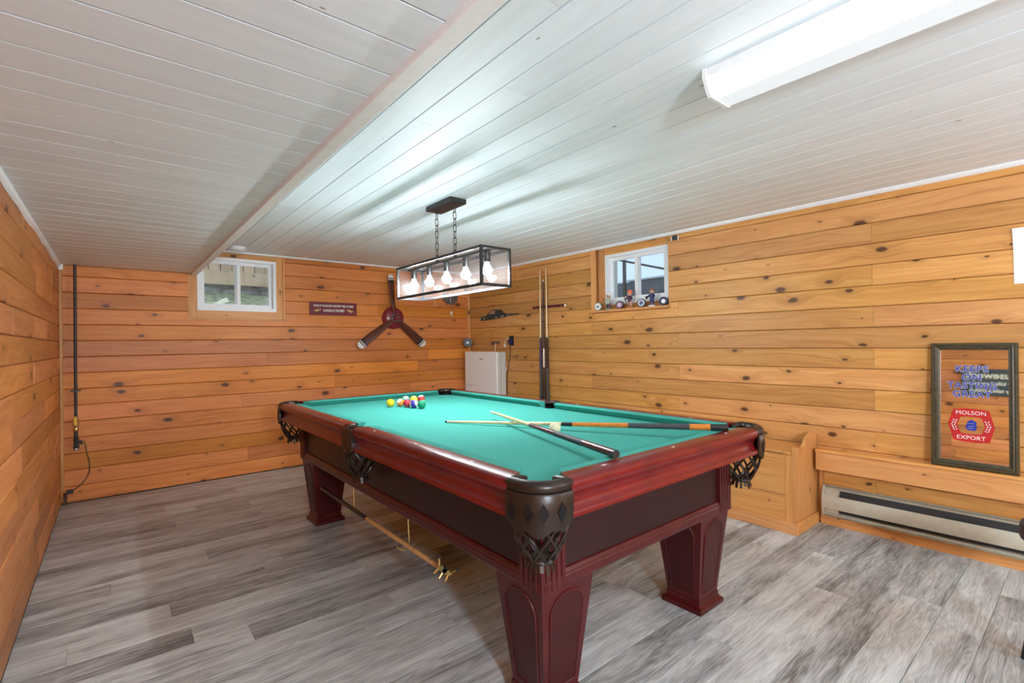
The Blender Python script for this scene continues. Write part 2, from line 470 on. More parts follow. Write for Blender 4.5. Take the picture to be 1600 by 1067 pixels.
W1 = (0.530, 1.343, 1.505, 2.140)        # back window opening, x0 x1 z0 z1
W2 = (-3.190, -2.340, 1.515, 2.140)      # right window opening, u0 u1 z0 z1  (u = -y)
floor = slab('floor', FF, [(XL - 0.2, XR + 0.4, Y0 - 0.2, YB + 0.2)], 'floor_gap', -0.10, -0.004)
wall_back = slab('wall_back', FB, [(XL - 0.2, W1[0], 0, ZR + 0.1), (W1[1], XR + 0.15, 0, ZR + 0.1), (W1[0], W1[1], 0, W1[2]), (W1[0], W1[1], W1[3], ZR + 0.1)], 'gap', -0.16, -TH)
wall_right = slab('wall_right', FR, [(-YB - 0.1, W2[0], 0, ZR + 0.1), (W2[1], -Y0, 0, ZR + 0.1), (W2[0], W2[1], 0, W2[2]), (W2[0], W2[1], W2[3], ZR + 0.1)], 'gap', -0.16, -TH)
wall_left = slab('wall_left', FLW, [(Y0, YB + 0.1, 0, ZR)], 'gap', -0.14, -TH)
wall_rear = struct('wall_rear', MB().box((XL - 0.2, Y0 - 0.12, 0), (XR + 0.4, Y0, ZR)), 'pine_trim_x')
ceiling = struct('ceiling', MB().box((XL - 0.2, Y0, ZL + 0.014), (XE + 0.03, YB + 0.1, ZL + 0.08)), 'ceil_gap')
ceiling_high = struct('ceiling', MB().box((XE + 0.005, Y0, ZR + 0.014), (XR + 0.4, YB + 0.1, ZR + 0.1)), 'ceil_gap')
fascia = struct('trim_1', MB().bbox((XE, Y0, 1.895), (XE + 0.046, YB, ZR + 0.02), 0.002), 'white')

# floor planks
row = 0; y = YB
while y > -1.3:
    y2 = y - 0.150
    x = XL - rng.uniform(0.0, 1.1)
    while x < XR + 0.14:
        x2 = x + 1.22
        a, b = max(x, XL), min(x2, XR + 0.12)
        if b - a > 0.02:
            board('floor_plank', FF, [(a, b, y2, y)], 'vinyl', floor, th=0.004, ch=0.0008, gap=0.0007)
        x = x2
    y = y2

# back wall boards
def cuts(a, b, joints):
    e = [a] + sorted(j for j in joints if a + 0.12 < j < b - 0.12) + [b]
    return list(zip(e[:-1], e[1:]))
zs = [0.005] + [1.175 + 0.1303 * k for k in range(-8, 8)] + [ZR]
zs = [z for z in zs if z <= ZR]
bj = {1: [1.0], 3: [2.3], 6: [1.85], 10: [1.47], 8: [1.18, 3.0], 5: [0.95, 2.75], 11: [2.6], 12: [2.35], 13: [1.9], 14: [2.9]}
for i in range(len(zs) - 1):
    z0, z1 = zs[i], zs[i + 1]
    js = bj.get(i, [rng.uniform(0.4, 3.2)] if i % 2 else [])
    if z1 <= W1[2] + 1e-6:
        for a, b in cuts(XL, XR, js): board('wall_board', FB, [(a, b, z0, z1)], 'pine_back', wall_back)
    elif z0 < W1[2]:
        board('wall_board', FB, [(XL, W1[0], z0, z1), (W1[0], W1[1], z0, W1[2]), (W1[1], 2.55, z0, z1)], 'pine_back', wall_back)
        board('wall_board', FB, [(2.55, XR, z0, z1)], 'pine_back', wall_back)
    else:
        if z0 < ZL - 0.01: board('wall_board', FB, [(XL, W1[0], z0, min(z1, ZL))], 'pine_back', wall_back)
        for a, b in cuts(W1[1], XR, js): board('wall_board', FB, [(a, b, z0, z1)], 'pine_back', wall_back)

# right wall boards (u = -y)
zs = [0.005] + [1.169 + 0.1312 * k for k in range(-8, 8)] + [ZR]
zs = [z for z in zs if z <= ZR]
for i in range(len(zs) - 1):
    z0, z1 = zs[i], zs[i + 1]
    kk = round((z0 - 1.169) / 0.1312)
    js = [-3.19, -0.912, 0.35] if kk % 2 else [-4.35, -2.2546, -0.1]
    js = [j + rng.uniform(-0.006, 0.006) for j in js]
    U0, U1 = -YB, 1.2
    if z1 <= W2[2] + 1e-6:
        for a, b in cuts(U0, U1, js): board('wall_board', FR, [(a, b, z0, z1)], 'pine_right', wall_right)
    elif z0 < W2[2] - 0.004:
        board('wall_board', FR, [(U0, -3.6, z0, z1)], 'pine_right', wall_right)
        board('wall_board', FR, [(-3.6, W2[0], z0, z1), (W2[0], W2[1], z0, W2[2]), (W2[1], -2.2546, z0, z1)], 'pine_right', wall_right)
        for a, b in cuts(-2.2546, U1, [-0.1]): board('wall_board', FR, [(a, b, z0, z1)], 'pine_right', wall_right)
    else:
        for a, b in cuts(U0, W2[0], js): board('wall_board', FR, [(a, b, z0, z1)], 'pine_right', wall_right)
        for a, b in cuts(W2[1], U1, js): board('wall_board', FR, [(a, b, z0, z1)], 'pine_right', wall_right)

# left wall boards, short uneven lengths
zs = [0.005] + [1.297 + 0.1268 * k for k in range(-9, 5)] + [ZL]
zs = [z for z in zs if z <= ZL]
for i in range(len(zs) - 1):
    js = []; y = 0.3
    while y < YB:
        y += rng.uniform(0.55, 1.5); js.append(y)
    for a, b in cuts(-0.4, YB, js): board('wall_board', FLW, [(a, b, zs[i], zs[i + 1])], 'pine_left', wall_left, lift=rng.uniform(-0.002, 0.002))
board('wall_board', FLW, [(Y0, -0.4, 0.005, ZL)], 'pine_left', wall_left)
board('wall_board', FR, [(1.2, -Y0, 0.005, ZR)], 'pine_right', wall_right)

# low ceiling boards (along x)
y = 0.874 + 0.131 * 33
ys = []
k = -10
while 0.874 + 0.131 * k < YB: ys.append(0.874 + 0.131 * k); k += 1
ys.append(YB)
for a, b in zip(ys[:-1], ys[1:]):
    board('ceiling_board', FCL, [(XL, XE, -b, -a)], 'ceil', ceiling, th=0.014, ch=0.0004, gap=0.0028, lift=rng.uniform(-0.0002, 0.0002))
# high ceiling boards (along y)
xs = [XE + 0.046, 0.8295] + [0.958 + 0.1285 * k for k in range(0, 22)]
xs = [x for x in xs if x < XR + 0.1] + [XR + 0.13]
for a, b in zip(xs[:-1], xs[1:]):
    js = []; y = -0.6
    while y < YB:
        y += rng.uniform(1.5, 3.2); js.append(y)
    for p, q in cuts(-1.0, YB, js): board('ceiling_board', FCR, [(p, q, a, b)], 'ceil', ceiling_high, th=0.014, ch=0.0006, gap=0.0022, lift=rng.uniform(-0.0003, 0.0003))
board('ceiling_board', FCR, [(Y0, -1.0, XE + 0.046, XR + 0.13)], 'ceil', ceiling_high, th=0.014)

# trims
mb = MB()   # white bead along the left wall, wavering like thick paint
N = 40
for i in range(N):
    ya, yb = Y0 + (YB - Y0) * i / N, Y0 + (YB - Y0) * (i + 1) / N
    h = 0.024 + 0.006 * math.sin(i * 1.9) + 0.004 * math.sin(i * 0.7)
    h2 = 0.024 + 0.006 * math.sin((i + 1) * 1.9) + 0.004 * math.sin((i + 1) * 0.7)
    mb.loft([[(XL, ya, ZL), (XL + 0.016, ya, ZL), (XL + 0.012, ya, ZL - h * 0.6), (XL, ya, ZL - h)], [(XL, yb, ZL), (XL + 0.016, yb, ZL), (XL + 0.012, yb, ZL - h2 * 0.6), (XL, yb, ZL - h2)]], cap=(i in (0, N - 1)))
mb.bbox((XL, YB - 0.03, ZL - 0.045), (XL + 0.028, YB - 0.001, ZL), 0.003)
struct('trim_2', mb, 'white')
mb = MB()
for (a, b) in [(-YB, 2.3)]:
    q = [(0, ZR), (0.020, ZR), (0.018, ZR - 0.009), (0.008, ZR - 0.021), (0, ZR - 0.024)]
    mb.loft([[FR.p(a, z, w) for w, z in q], [FR.p(b, z, w) for w, z in q]])
struct('trim_3', mb, 'white')
mb = MB()
q = [(0, ZR), (0.016, ZR), (0.012, ZR - 0.012), (0, ZR - 0.017)]
mb.loft([[FB.p(XE + 0.046, z, w) for w, z in q], [FB.p(XR, z, w) for w, z in q]])
struct('trim_4', mb, 'white')
struct('trim_5', MB().bbox((XL, YB - 0.020, 0.11), (XL + 0.022, YB, ZL - 0.045), 0.003), 'pine_trim_z')
mb = MB(); q = [(0, 0), (-0.024, 0), (-0.022, -0.012), (-0.012, -0.022), (0, -0.024)]
mb.loft([[(XR + a + 0.004, YB + b, z) for a, b in q] for z in (0.0, ZR - 0.02)])
struct('trim_6', mb, 'pine_trim_z')

# ------------------------------------------------------------------ windows
def window(name, fr, W, fx, label, slider_left, rec):
    """W = opening, fx = white frame rectangle, rec = depth of the frame behind the wall face"""
    win = bpy.data.objects.new(name, None); COL.objects.link(win); win['kind'] = 'structure'; win['label'] = label
    WL[win.name] = Vector((0, 0, 0))
    u0, u1, v0, v1 = W; a0, a1, b0, b1 = fx
    tz = 'pine_trim_z'; tx = 'pine_trim_x' if fr is FB else 'pine_trim_y'
    bk = -0.14
    # wooden lining of the opening
    for nm, r, m in (('jamb', (u0 + .001, a0, v0, v1), tz), ('jamb', (a1, u1 - .001, v0, v1), tz), ('jamb', (a0, a1, b1, v1), tx), ('jamb', (a0, a1, v0, b0), tx)):
        mb = MB(); fbox(mb, fr, r[0], r[1], r[2], r[3], bk, -rec + 0.004); part(nm, mb, m, win)
    # white vinyl frame
    w = 0.028
    fr_o = MB()
    for r in ((a0, a0 + w, b0, b1), (a1 - w, a1, b0, b1), (a0 + w, a1 - w, b0, b0 + 0.036), (a0 + w, a1 - w, b1 - w, b1)):
        fbox(fr_o, fr, r[0], r[1], r[2], r[3], bk, -rec + 0.008)
    frame_o = part('window_frame', fr_o, 'pvc', win)
    mid = (a0 + a1) / 2
    for s, (p, q, dd) in enumerate(((a0 + w, mid + 0.022, 0.020 if slider_left else 0.040), (mid - 0.022, a1 - w, 0.040 if slider_left else 0.020))):
        sw = 0.032
        sb = MB()
        for r in ((p, p + sw, b0 + 0.036, b1 - w), (q - sw, q, b0 + 0.036, b1 - w), (p + sw, q - sw, b0 + 0.036, b0 + 0.036 + sw), (p + sw, q - sw, b1 - w - sw, b1 - w)):
            fbox(sb, fr, r[0], r[1], r[2], r[3], -rec - dd - 0.018, -rec - dd)
        sa = part('window_sash', sb, 'pvc', win)
        pb = MB(); fbox(pb, fr, p + sw - .004, q - sw + .004, b0 + 0.036 + sw - .004, b1 - w - sw + .004, -rec - dd - 0.011, -rec - dd - 0.007)
        part('pane', pb, 'glass', sa)
    lk = MB(); fbox(lk, fr, mid - 0.012, mid + 0.004, (b0 + b1) / 2 - 0.03, (b0 + b1) / 2 + 0.03, -rec - 0.02, -rec - 0.008)
    part('latch', lk, 'pvc', win)
    return win

win1 = window('window_1', FB, W1, (0.600, 1.274, 1.580, 2.086), 'white sliding basement window set in pine on the back wall', True, 0.012)
win2 = window('window_2', FR, W2, (-3.056, -2.368, 1.589, 2.070), 'white sliding basement window above the row of pucks', False, 0.055)
# thin wooden stop around window 1 and sill strips
mb = MB(); fbox(mb, FB, 0.515, 1.36, 1.492, 1.510, 0.0, 0.012); part('sill', mb, 'pine_trim_x', win1)
mb = MB(); fbox(mb, FB, 1.336, 1.350, 1.51, 2.13, 0.0, 0.008); part('edge_strip', mb, 'pine_trim_z', win1)
mb = MB(); fbox(mb, FR, -3.205, -2.325, 1.516, 1.536, -0.05, 0.045); sill2 = part('sill', mb, 'pine_trim_y', win2)
mb = MB(); fbox(mb, FR, -3.185, -3.132, 1.536, 2.128, -0.01, 0.012); part('edge_strip', mb, 'pine_trim_z', win2)

# ------------------------------------------------------------------ outside the windows
MAT['grass'] = plain('grass', (0.26, 0.29, 0.13), 0.9, vary=0.4, scale=14.0, bump=0.4)
MAT['deck'] = pine('deck_wood', (0.62, 0.38, 0.19), (0.78, 0.50, 0.27), (0.86, 0.60, 0.36), swap='z', knots=0.6)
MAT['stone'] = plain('stone', (0.24, 0.23, 0.18), 0.9, vary=0.4, scale=6.0, bump=0.5)
MAT['siding'] = plain('siding', (0.62, 0.60, 0.50), 0.6, vary=0.03)
MAT['shed'] = plain('shed_grey', (0.10, 0.125, 0.15), 0.7, vary=0.15, scale=5.0)
mb = MB()   # grassy bank behind the house
G = 14
vs, fs = [], []
for j in range(G):
    yy = 5.50 + 1.9 * j / (G - 1)
    for i in range(24):
        xx = -0.6 + 4.4 * i / 23
        vs.append((xx, yy, 1.48 + 0.24 * (yy - 5.5) + 0.07 + 0.02 * math.sin(i * 1.7 + j) + 0.015 * math.sin(i * 0.6 - j * 2.1)))
for j in range(G - 1):
    for i in range(23):
        a = j * 24 + i; fs.append((a, a + 1, a + 25, a + 24))
mb.add(vs, fs)
bank = struct('ground', mb, 'grass')
dk = thing('deck_skirt', 'tan board deck skirt seen through the left window', 'deck', (1.3, 7.0, 1.9))
for i in range(30):
    x = -0.230 + 0.128 * i
    mb = MB().box((x, 7.0, 2.10), (x + 0.117, 7.02, 2.80)); part('skirt_board', mb, 'deck', dk)
mb = MB().box((-0.3, 6.96, 2.02), (3.6, 7.0, 2.19)); part('skirt_rail', mb, 'deck', dk)
st = thing('stone_edging', 'dark stone edging under the deck seen through the window', 'edging', (1.3, 7.1, 1.8))
x = -0.3
while x < 3.5:
    w = rng.uniform(0.22, 0.5)
    part('stone', MB().bbox((x, 7.0, 1.72), (x + w - 0.02, 7.25, rng.uniform(1.95, 2.0)), 0.02), 'stone', st); x += w
mb = MB().box((-0.6, 7.3, 1.5), (4.2, 7.35, 3.2)); o = part('deck_back', mb, 'stone', st)
# right side outside
mb = MB().box((4.05, -2.0, 1.20), (12.0, 9.0, 1.32)); struct('ground', mb, 'grass')
wp = tag(part('house_wall', MB().box((4.10, 3.275, 1.3), (4.16, 4.6, 3.2)), 'siding'), 'pale beige wall corner seen through the right window', 'wall')
sh = thing('shed', 'dark grey shed roof behind the window figurines', 'shed', (7.4, 5.6, 1.32))
mb = MB().box((6.6, 2.6, 1.32), (8.6, 4.95, 2.225)); part('shed_body', mb, 'shed', sh)
mb = MB().box((6.9, 4.95, 1.32), (8.6, 7.2, 2.25)); part('shed_wing', mb, 'shed', sh)
mb = MB().box((6.57, 2.57, 2.225), (8.63, 4.98, 2.25)); part('roof_edge', mb, 'white', sh)
mb = MB().box((6.88, 4.98, 2.25), (8.63, 7.23, 2.275)); part('roof_edge', mb, 'white', sh)
ps = thing('pergola', 'thin dark post and beam against the sky outside the right window', 'pergola', (6.2, 4.9, 1.32))
part('post', MB().box((6.18, 4.725, 1.32), (6.22, 4.765, 2.51)), 'black', ps)
part('beam', MB().tube([(6.20, 5.6, 2.75), (6.20, 3.2, 2.035)], 0.017, 6), 'black', ps)

# ------------------------------------------------------------------ right wall: storage bench, ledge, heater
def rwx(y, off=0.0):
    return XR + (YB - y) * RW - off
bn = thing('storage_bench', 'built-in pine storage bench with scrolled end panel beside the pool table', 'bench', (3.48, 2.0, 0))
bx0, by0, by1 = 3.307, 1.237, 2.75
xw = rwx(2.0) - 0.012
for i, (z0, z1) in enumerate(((0.07, 0.235), (0.238, 0.498))):
    part('front_board', MB().bbox((bx0, by0 + 0.021, z0), (bx0 + 0.018, by1, z1), 0.002), 'pine_trim_y', bn)
part('corner_post', MB().bbox((bx0 - 0.002, by0 + 0.02, 0.07), (bx0 + 0.001, by0 + 0.062, 0.498), 0.001), 'pine_trim_z', bn)
prof = [(3.305, 0.0), (3.305, 0.520), (3.310, 0.540), (3.325, 0.548), (3.345, 0.547), (3.360, 0.538), (3.385, 0.530), (3.420, 0.528), (3.445, 0.532), (3.468, 0.545), (3.485, 0.563), (3.500, 0.580), (3.530, 0.592), (3.570, 0.603), (3.600, 0.614), (3.625, 0.616), (3.655, 0.606), (3.662, 0.600), (3.662, 0.0)]
mb = MB(); mb.prism(prof, lambda a, b, t: (a, t, b), by0, by0 + 0.020)
part('end_panel', mb, 'pine_trim_z', bn)
part('lid', MB().bbox((bx0 - 0.012, by0 + 0.022, 0.500), (xw - 0.02, by1, 0.520), 0.004), 'pine_trim_y', bn)
part('lid_moulding', MB().tube([(bx0 - 0.006, by0 + 0.07, 0.512), (bx0 - 0.006, by1, 0.512)], 0.011, 8), 'pine_trim_y', bn, True)
part('base_board', MB().bbox((bx0 - 0.014, by0 - 0.014, 0.0), (bx0, by1, 0.072), 0.003), 'pine_trim_y', bn)
part('base_board', MB().bbox((bx0, by0 - 0.014, 0.0), (3.655, by0, 0.072), 0.003), 'pine_trim_x', bn)

lg = thing('wall_ledge', 'pine ledge shelf over the baseboard heater', 'shelf', (3.62, 0.3, 0.37))
mb = MB(); fbox(mb, FR, -1.215, 1.2, 0.492, 0.508, 0.001, 0.104); part('shelf_top', mb, 'pine_trim_y', lg)
for a, b in ((-1.215, 1.2),):
    mb = MB(); fbox(mb, FR, a, b, 0.372, 0.492, 0.078, 0.096); part('apron_board', mb, 'pine_trim_y', lg)
mb = MB(); fbox(mb, FR, -1.215, -1.195, 0.072, 0.492, 0.001, 0.03); part('end_cleat', mb, 'pine_trim_z', lg)
mb = MB(); fbox(mb, FR, -1.215, 1.2, 0.0, 0.064, 0.0, 0.018); struct('baseboard_right', mb, 'pine_trim_y')

ht = thing('baseboard_heater', 'long cream electric baseboard heater along the right wall', 'heater', (3.65, 0.3, 0.064))
ha, hb = -1.19, 1.1
mb = MB(); fbox(mb, FR, ha, hb, 0.070, 0.262, 0.001, 0.010); part('back_plate', mb, 'cream', ht)
def hprof(q, a, b):
    mb = MB(); mb.loft([[FR.p(a, z, w) for w, z in q], [FR.p(b, z, w) for w, z in q]]); return mb
part('front_cover', hprof([(0.050, 0.116), (0.062, 0.120), (0.066, 0.145), (0.065, 0.172), (0.058, 0.196), (0.050, 0.203), (0.047, 0.200), (0.055, 0.192), (0.061, 0.171), (0.062, 0.146), (0.058, 0.124), (0.048, 0.120)], ha + 0.004, hb), 'cream', ht, True)
part('top_lip', hprof([(0.010, 0.252), (0.030, 0.256), (0.034, 0.262), (0.030, 0.266), (0.010, 0.264)], ha, hb), 'cream_dark', ht)
part('bottom_lip', hprof([(0.010, 0.070), (0.058, 0.070), (0.062, 0.082), (0.058, 0.092), (0.050, 0.094), (0.048, 0.078), (0.010, 0.076)], ha, hb), 'cream_dark', ht)
part('heating_fins', hprof([(0.012, 0.098), (0.040, 0.098), (0.040, 0.180), (0.012, 0.235)], ha + 0.09, hb - 0.09), 'fins', ht)
part('end_cap', hprof([(0.010, 0.070), (0.060, 0.070), (0.068, 0.12), (0.068, 0.18), (0.058, 0.22), (0.035, 0.262), (0.010, 0.264)], ha - 0.004, ha + 0.010), 'cream', ht)
part('junction_cover', hprof([(0.012, 0.09), (0.050, 0.09), (0.050, 0.215), (0.012, 0.25)], ha + 0.012, ha + 0.085), 'cream', ht)

# ------------------------------------------------------------------ pool table
TX0, TX1, TY0, TY1 = 0.896, 2.375, 0.990, 3.790
TCX, TCY = (TX0 + TX1) / 2, (TY0 + TY1) / 2
ZT, ZBED = 0.8316, 0.792
tb = thing('pool_table', 'cherry wood pool table with green felt and leather pockets', 'pool table', (TCX, TCY, 0))
RP = [(0.080, ZT - 0.002), (0.076, ZT), (0.018, ZT), (0.006, ZT - 0.005), (0.001, ZT - 0.014), (0.0, ZT - 0.030), (0.004, ZT - 0.040), (0.012, ZT - 0.046), (0.014, ZT - 0.052), (0.020, ZT - 0.060), (0.021, ZT - 0.075), (0.016, ZT - 0.088), (0.006, ZT - 0.096), (0.001, ZT - 0.102), (0.001, ZT - 0.114), (0.012, ZT - 0.119), (0.155, ZT - 0.119), (0.155, ZBED - 0.03), (0.080, ZBED - 0.03)]
CP = [(0.078, ZT - 0.001), (0.120, ZT - 0.003), (0.1275, ZT - 0.005), (0.128, ZT - 0.008), (0.098, ZBED), (0.078, ZBED)]
def rail(p, q, inn, prof, name, mat, ext0=None, ext1=None, smooth=True):
    p, q, inn = Vector((*p, 0)), Vector((*q, 0)), Vector((*inn, 0)); d = (q - p).normalized()
    e0 = ext0 or (lambda w: 0); e1 = ext1 or (lambda w: 0)
    mb = MB()
    mb.loft([[p + inn * w + d * e0(w) + Vector((0, 0, z)) for w, z in prof], [q + inn * w - d * e1(w) + Vector((0, 0, z)) for w, z in prof]])
    return part(name, mb, mat, tb, smooth)
CR, SP = 0.135, 0.066
segs = []
for sx, x in ((-1, TX0), (1, TX1)):
    for (a, b) in ((TY0 + CR, TCY - SP), (TCY + SP, TY1 - CR)):
        segs.append(((x, a), (x, b), (-sx, 0), a < TCY))
for sy, y in ((-1, TY0), (1, TY1)):
    segs.append(((TX0 + CR, y), (TX1 - CR, y), (0, -sy), None))
for p, q, inn, near in segs:
    rcut = lambda w: max(0.0, w - 0.022) * 0.60
    scut = lambda w: max(0.0, w - 0.040) * 0.20
    rail(p, q, inn, RP, 'rail', 'cherry', rcut if near in (None, True) else scut, rcut if near in (None, False) else scut)
    corner = lambda w: 0.034 + (w - 0.078) * 0.9
    side = lambda w: -0.008 + (w - 0.078) * 0.45
    if near is None: e0 = e1 = corner
    elif near: e0, e1 = corner, side
    else: e0, e1 = side, corner
    rail(p, q, inn, CP, 'cushion', 'felt', e0, e1, False)
    # pearl sights
    P, Q, I = Vector(p), Vector(q), Vector(inn)
    n = 3
    L = (Q - P).length
    for i in range(n):
        c = P + (Q - P) * ((i + 0.62) / n if near is True else (i + 0.38) / n if near is False else (i + 0.5) / n) + I * 0.047
        dd = (Q - P).normalized()
        mb = MB(); mb.loft([[(*(c + dd * 0.013), z), (*(c + I * 0.0055), z), (*(c - dd * 0.013), z), (*(c - I * 0.0055), z)] for z in (ZT - 0.002, ZT + 0.0006)])
        part('rail_sight', mb, 'pearl', tb)
# bed
AR = 0.105
def corner_arc(cx, cy, sx, sy):
    A = (cx - sx * AR, cy - sy * AR)
    return [(A[0] - sx * 0.074 * math.sin(t), A[1] - sy * 0.074 * math.cos(t)) for t in [math.pi / 2 * k / 8 for k in range(9)]]
def side_arc(x, sx):
    c = x - sx * 0.070
    return [(c - sx * 0.060 * math.cos(t), TCY + 0.060 * math.sin(t)) for t in [-math.pi / 2 + math.pi * k / 10 for k in range(11)]]
ring = []
def ca(cx, cy, sx, sy, rev):
    a = corner_arc(cx, cy, sx, sy)
    return a[::-1] if rev else a
# walk counter-clockwise from the near-left corner: bottom edge, right edge, top edge, left edge
ring += ca(TX0, TY0, -1, -1, False)
ring += ca(TX1, TY0, 1, -1, True)
ring += [(x, y) for x, y in side_arc(TX1, 1)]
ring += ca(TX1, TY1, 1, 1, False)
ring += ca(TX0, TY1, -1, 1, True)
ring += [(x, y) for x, y in side_arc(TX0, -1)][::-1]
mb = MB(); mb.loft([[(x, y, ZBED - 0.028) for x, y in ring], [(x, y, ZBED) for x, y in ring]])
part('bed', mb, 'felt', tb)
# body: aprons, mouldings, corner posts
BX0, BX1, BY0, BY1 = TCX - 0.596, TCX + 0.596, TCY - 1.256, TCY + 1.256
ZA0, ZA1 = 0.440, ZT - 0.117
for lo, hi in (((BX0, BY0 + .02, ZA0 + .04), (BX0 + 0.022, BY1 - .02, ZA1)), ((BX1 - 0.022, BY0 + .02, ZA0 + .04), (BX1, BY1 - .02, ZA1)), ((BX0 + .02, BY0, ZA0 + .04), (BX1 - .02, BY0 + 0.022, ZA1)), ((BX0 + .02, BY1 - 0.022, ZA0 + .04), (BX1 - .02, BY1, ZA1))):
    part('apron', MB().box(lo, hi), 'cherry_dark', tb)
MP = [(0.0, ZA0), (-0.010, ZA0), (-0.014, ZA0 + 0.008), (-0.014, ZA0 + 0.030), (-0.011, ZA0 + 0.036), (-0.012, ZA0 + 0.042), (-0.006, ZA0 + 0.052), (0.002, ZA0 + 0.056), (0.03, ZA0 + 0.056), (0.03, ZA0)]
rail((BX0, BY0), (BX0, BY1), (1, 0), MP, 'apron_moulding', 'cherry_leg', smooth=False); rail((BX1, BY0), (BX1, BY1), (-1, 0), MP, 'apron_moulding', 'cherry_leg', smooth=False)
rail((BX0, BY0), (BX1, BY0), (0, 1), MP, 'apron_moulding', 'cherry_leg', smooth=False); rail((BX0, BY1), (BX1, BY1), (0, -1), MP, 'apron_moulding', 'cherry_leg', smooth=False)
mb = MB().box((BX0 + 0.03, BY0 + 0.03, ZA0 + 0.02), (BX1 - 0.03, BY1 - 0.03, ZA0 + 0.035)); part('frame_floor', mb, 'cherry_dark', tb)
for sx in (-1, 1):
    for sy in (-1, 1):
        cx, cy = (BX0 if sx < 0 else BX1), (BY0 if sy < 0 else BY1)
        mb = MB()
        x_a, x_b = sorted((cx + sx * 0.012, cx - sx * 0.095)); y_a, y_b = sorted((cy + sy * 0.012, cy - sy * 0.095))
        mb.box((x_a, y_a, ZA0 - 0.002), (x_b, y_b, ZA1))
        for k in range(4):
            t = 0.012 + 0.0235 * k
            xa, xb = sorted((cx + sx * (0.006 - t), cx + sx * (-0.010 - t))); yo = cy + sy * 0.012
            y1, y2 = sorted((yo, yo + sy * 0.005)); mb.bbox((xa, y1, ZA0 + 0.002), (xb, y2, ZA1), 0.0024)
            ya, yb = sorted((cy + sy * (0.006 - t), cy + sy * (-0.010 - t))); xo = cx + sx * 0.012
            x1, x2 = sorted((xo, xo + sx * 0.005)); mb.bbox((x1, ya, ZA0 + 0.002), (x2, yb, ZA1), 0.0024)
        part('corner_post', mb, 'cherry_leg', tb)
# legs
LXO, LYO = 0.478, 1.138
for sx in (-1, 1):
    for sy in (-1, 1):
        cx, cy = TCX + sx * LXO, TCY + sy * LYO
        zt, zb, ht_, hb_ = ZA0, 0.055, 0.121, 0.080
        mb = MB()
        sq = lambda h, z: [(cx - h, cy - h, z), (cx + h, cy - h, z), (cx + h, cy + h, z), (cx - h, cy + h, z)]
        mb.loft([sq(hb_, zb), sq(ht_, zt)])
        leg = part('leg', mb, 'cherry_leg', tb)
        mb = MB(); mb.loft([sq(0.100, 0.0), sq(0.102, 0.014), sq(0.099, 0.022), sq(0.090, 0.028), sq(0.084, 0.038), sq(0.084, 0.050), sq(0.081, 0.056)])
        part('leg_base', mb, 'cherry_leg', leg)
        for nx, ny in ((1, 0), (-1, 0), (0, 1), (0, -1)):
            tx, ty = -ny, nx
            def fp(s, t, off):
                z = zb + (zt - zb) * t; h = hb_ + (ht_ - hb_) * t
                return (cx + nx * (h + off) + tx * s * h, cy + ny * (h + off) + ty * s * h, z)
            ol = [(-0.70, 0.07), (0.70, 0.07), (0.70, 0.74)] + [(0.70 * math.cos(a), 0.74 + 0.19 * math.sin(a)) for a in [math.pi * k / 12 for k in range(1, 12)]] + [(-0.70, 0.74)]
            mb = MB(); mb.loft([[fp(s, t, -0.004) for s, t in ol], [fp(s, t, 0.0015) for s, t in ol]])
            mb2 = MB(); mb2.tube([fp(s, t, 0.001) for s, t in ol], 0.0042, 6, closed=True)
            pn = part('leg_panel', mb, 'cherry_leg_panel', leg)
            part('panel_bead', mb2, 'cherry_leg', leg, True)
# pockets
def net(mb, c, a0, a1, r0, r1, z0, z1, n, rows=4, r=0.0034, squash=None):
    """woven leather lattice on a cup between angles a0..a1"""
    full = abs(a1 - a0) > 6.2
    def pt(ang, t):
        rr = r0 + (r1 - r0) * (t ** 2.2)
        x, y = rr * math.cos(ang), rr * math.sin(ang)
        if squash: x *= squash[0]; y *= squash[1]
        return (c[0] + x, c[1] + y, z0 + (z1 - z0) * t)
    da = (a1 - a0) / n
    for sgn in (-1, 1):
        for i in range(n):
            path = []
            for k in range(rows * 2 + 1):
                t = k / (rows * 2)
                ang = a0 + da * (i + 0.5 * (1 + sgn) + sgn * (-1) * 0) + sgn * da * rows * 0.5 * t * 1.0
                path.append(pt(ang, t))
            mb.tube(path, r, 5)
    for t in (0.0, 1.0):
        m = 20; mb.tube([pt(a0 + (a1 - a0) * k / m, t) for k in range(m)], r * 1.2, 5, closed=True)
def fringe(mb, c, r, z0, z1, n=14):
    for k in range(n):
        a = 2 * math.pi * k / n
        p0 = Vector((c[0] + r * 0.85 * math.cos(a), c[1] + r * 0.85 * math.sin(a), z0)); p1 = Vector((c[0] + r * 1.25 * math.cos(a), c[1] + r * 1.25 * math.sin(a), z1 + 0.006 * math.sin(k * 2.3)))
        t = Vector((-math.sin(a), math.cos(a), 0)) * r * 0.16
        nn = Vector((math.cos(a), math.sin(a), 0)) * 0.0015
        mb.loft([[p0 - t - nn, p0 + t - nn, p0 + t + nn, p0 - t + nn], [p1 - t - nn, p1 + t - nn, p1 + t + nn, p1 - t + nn]])
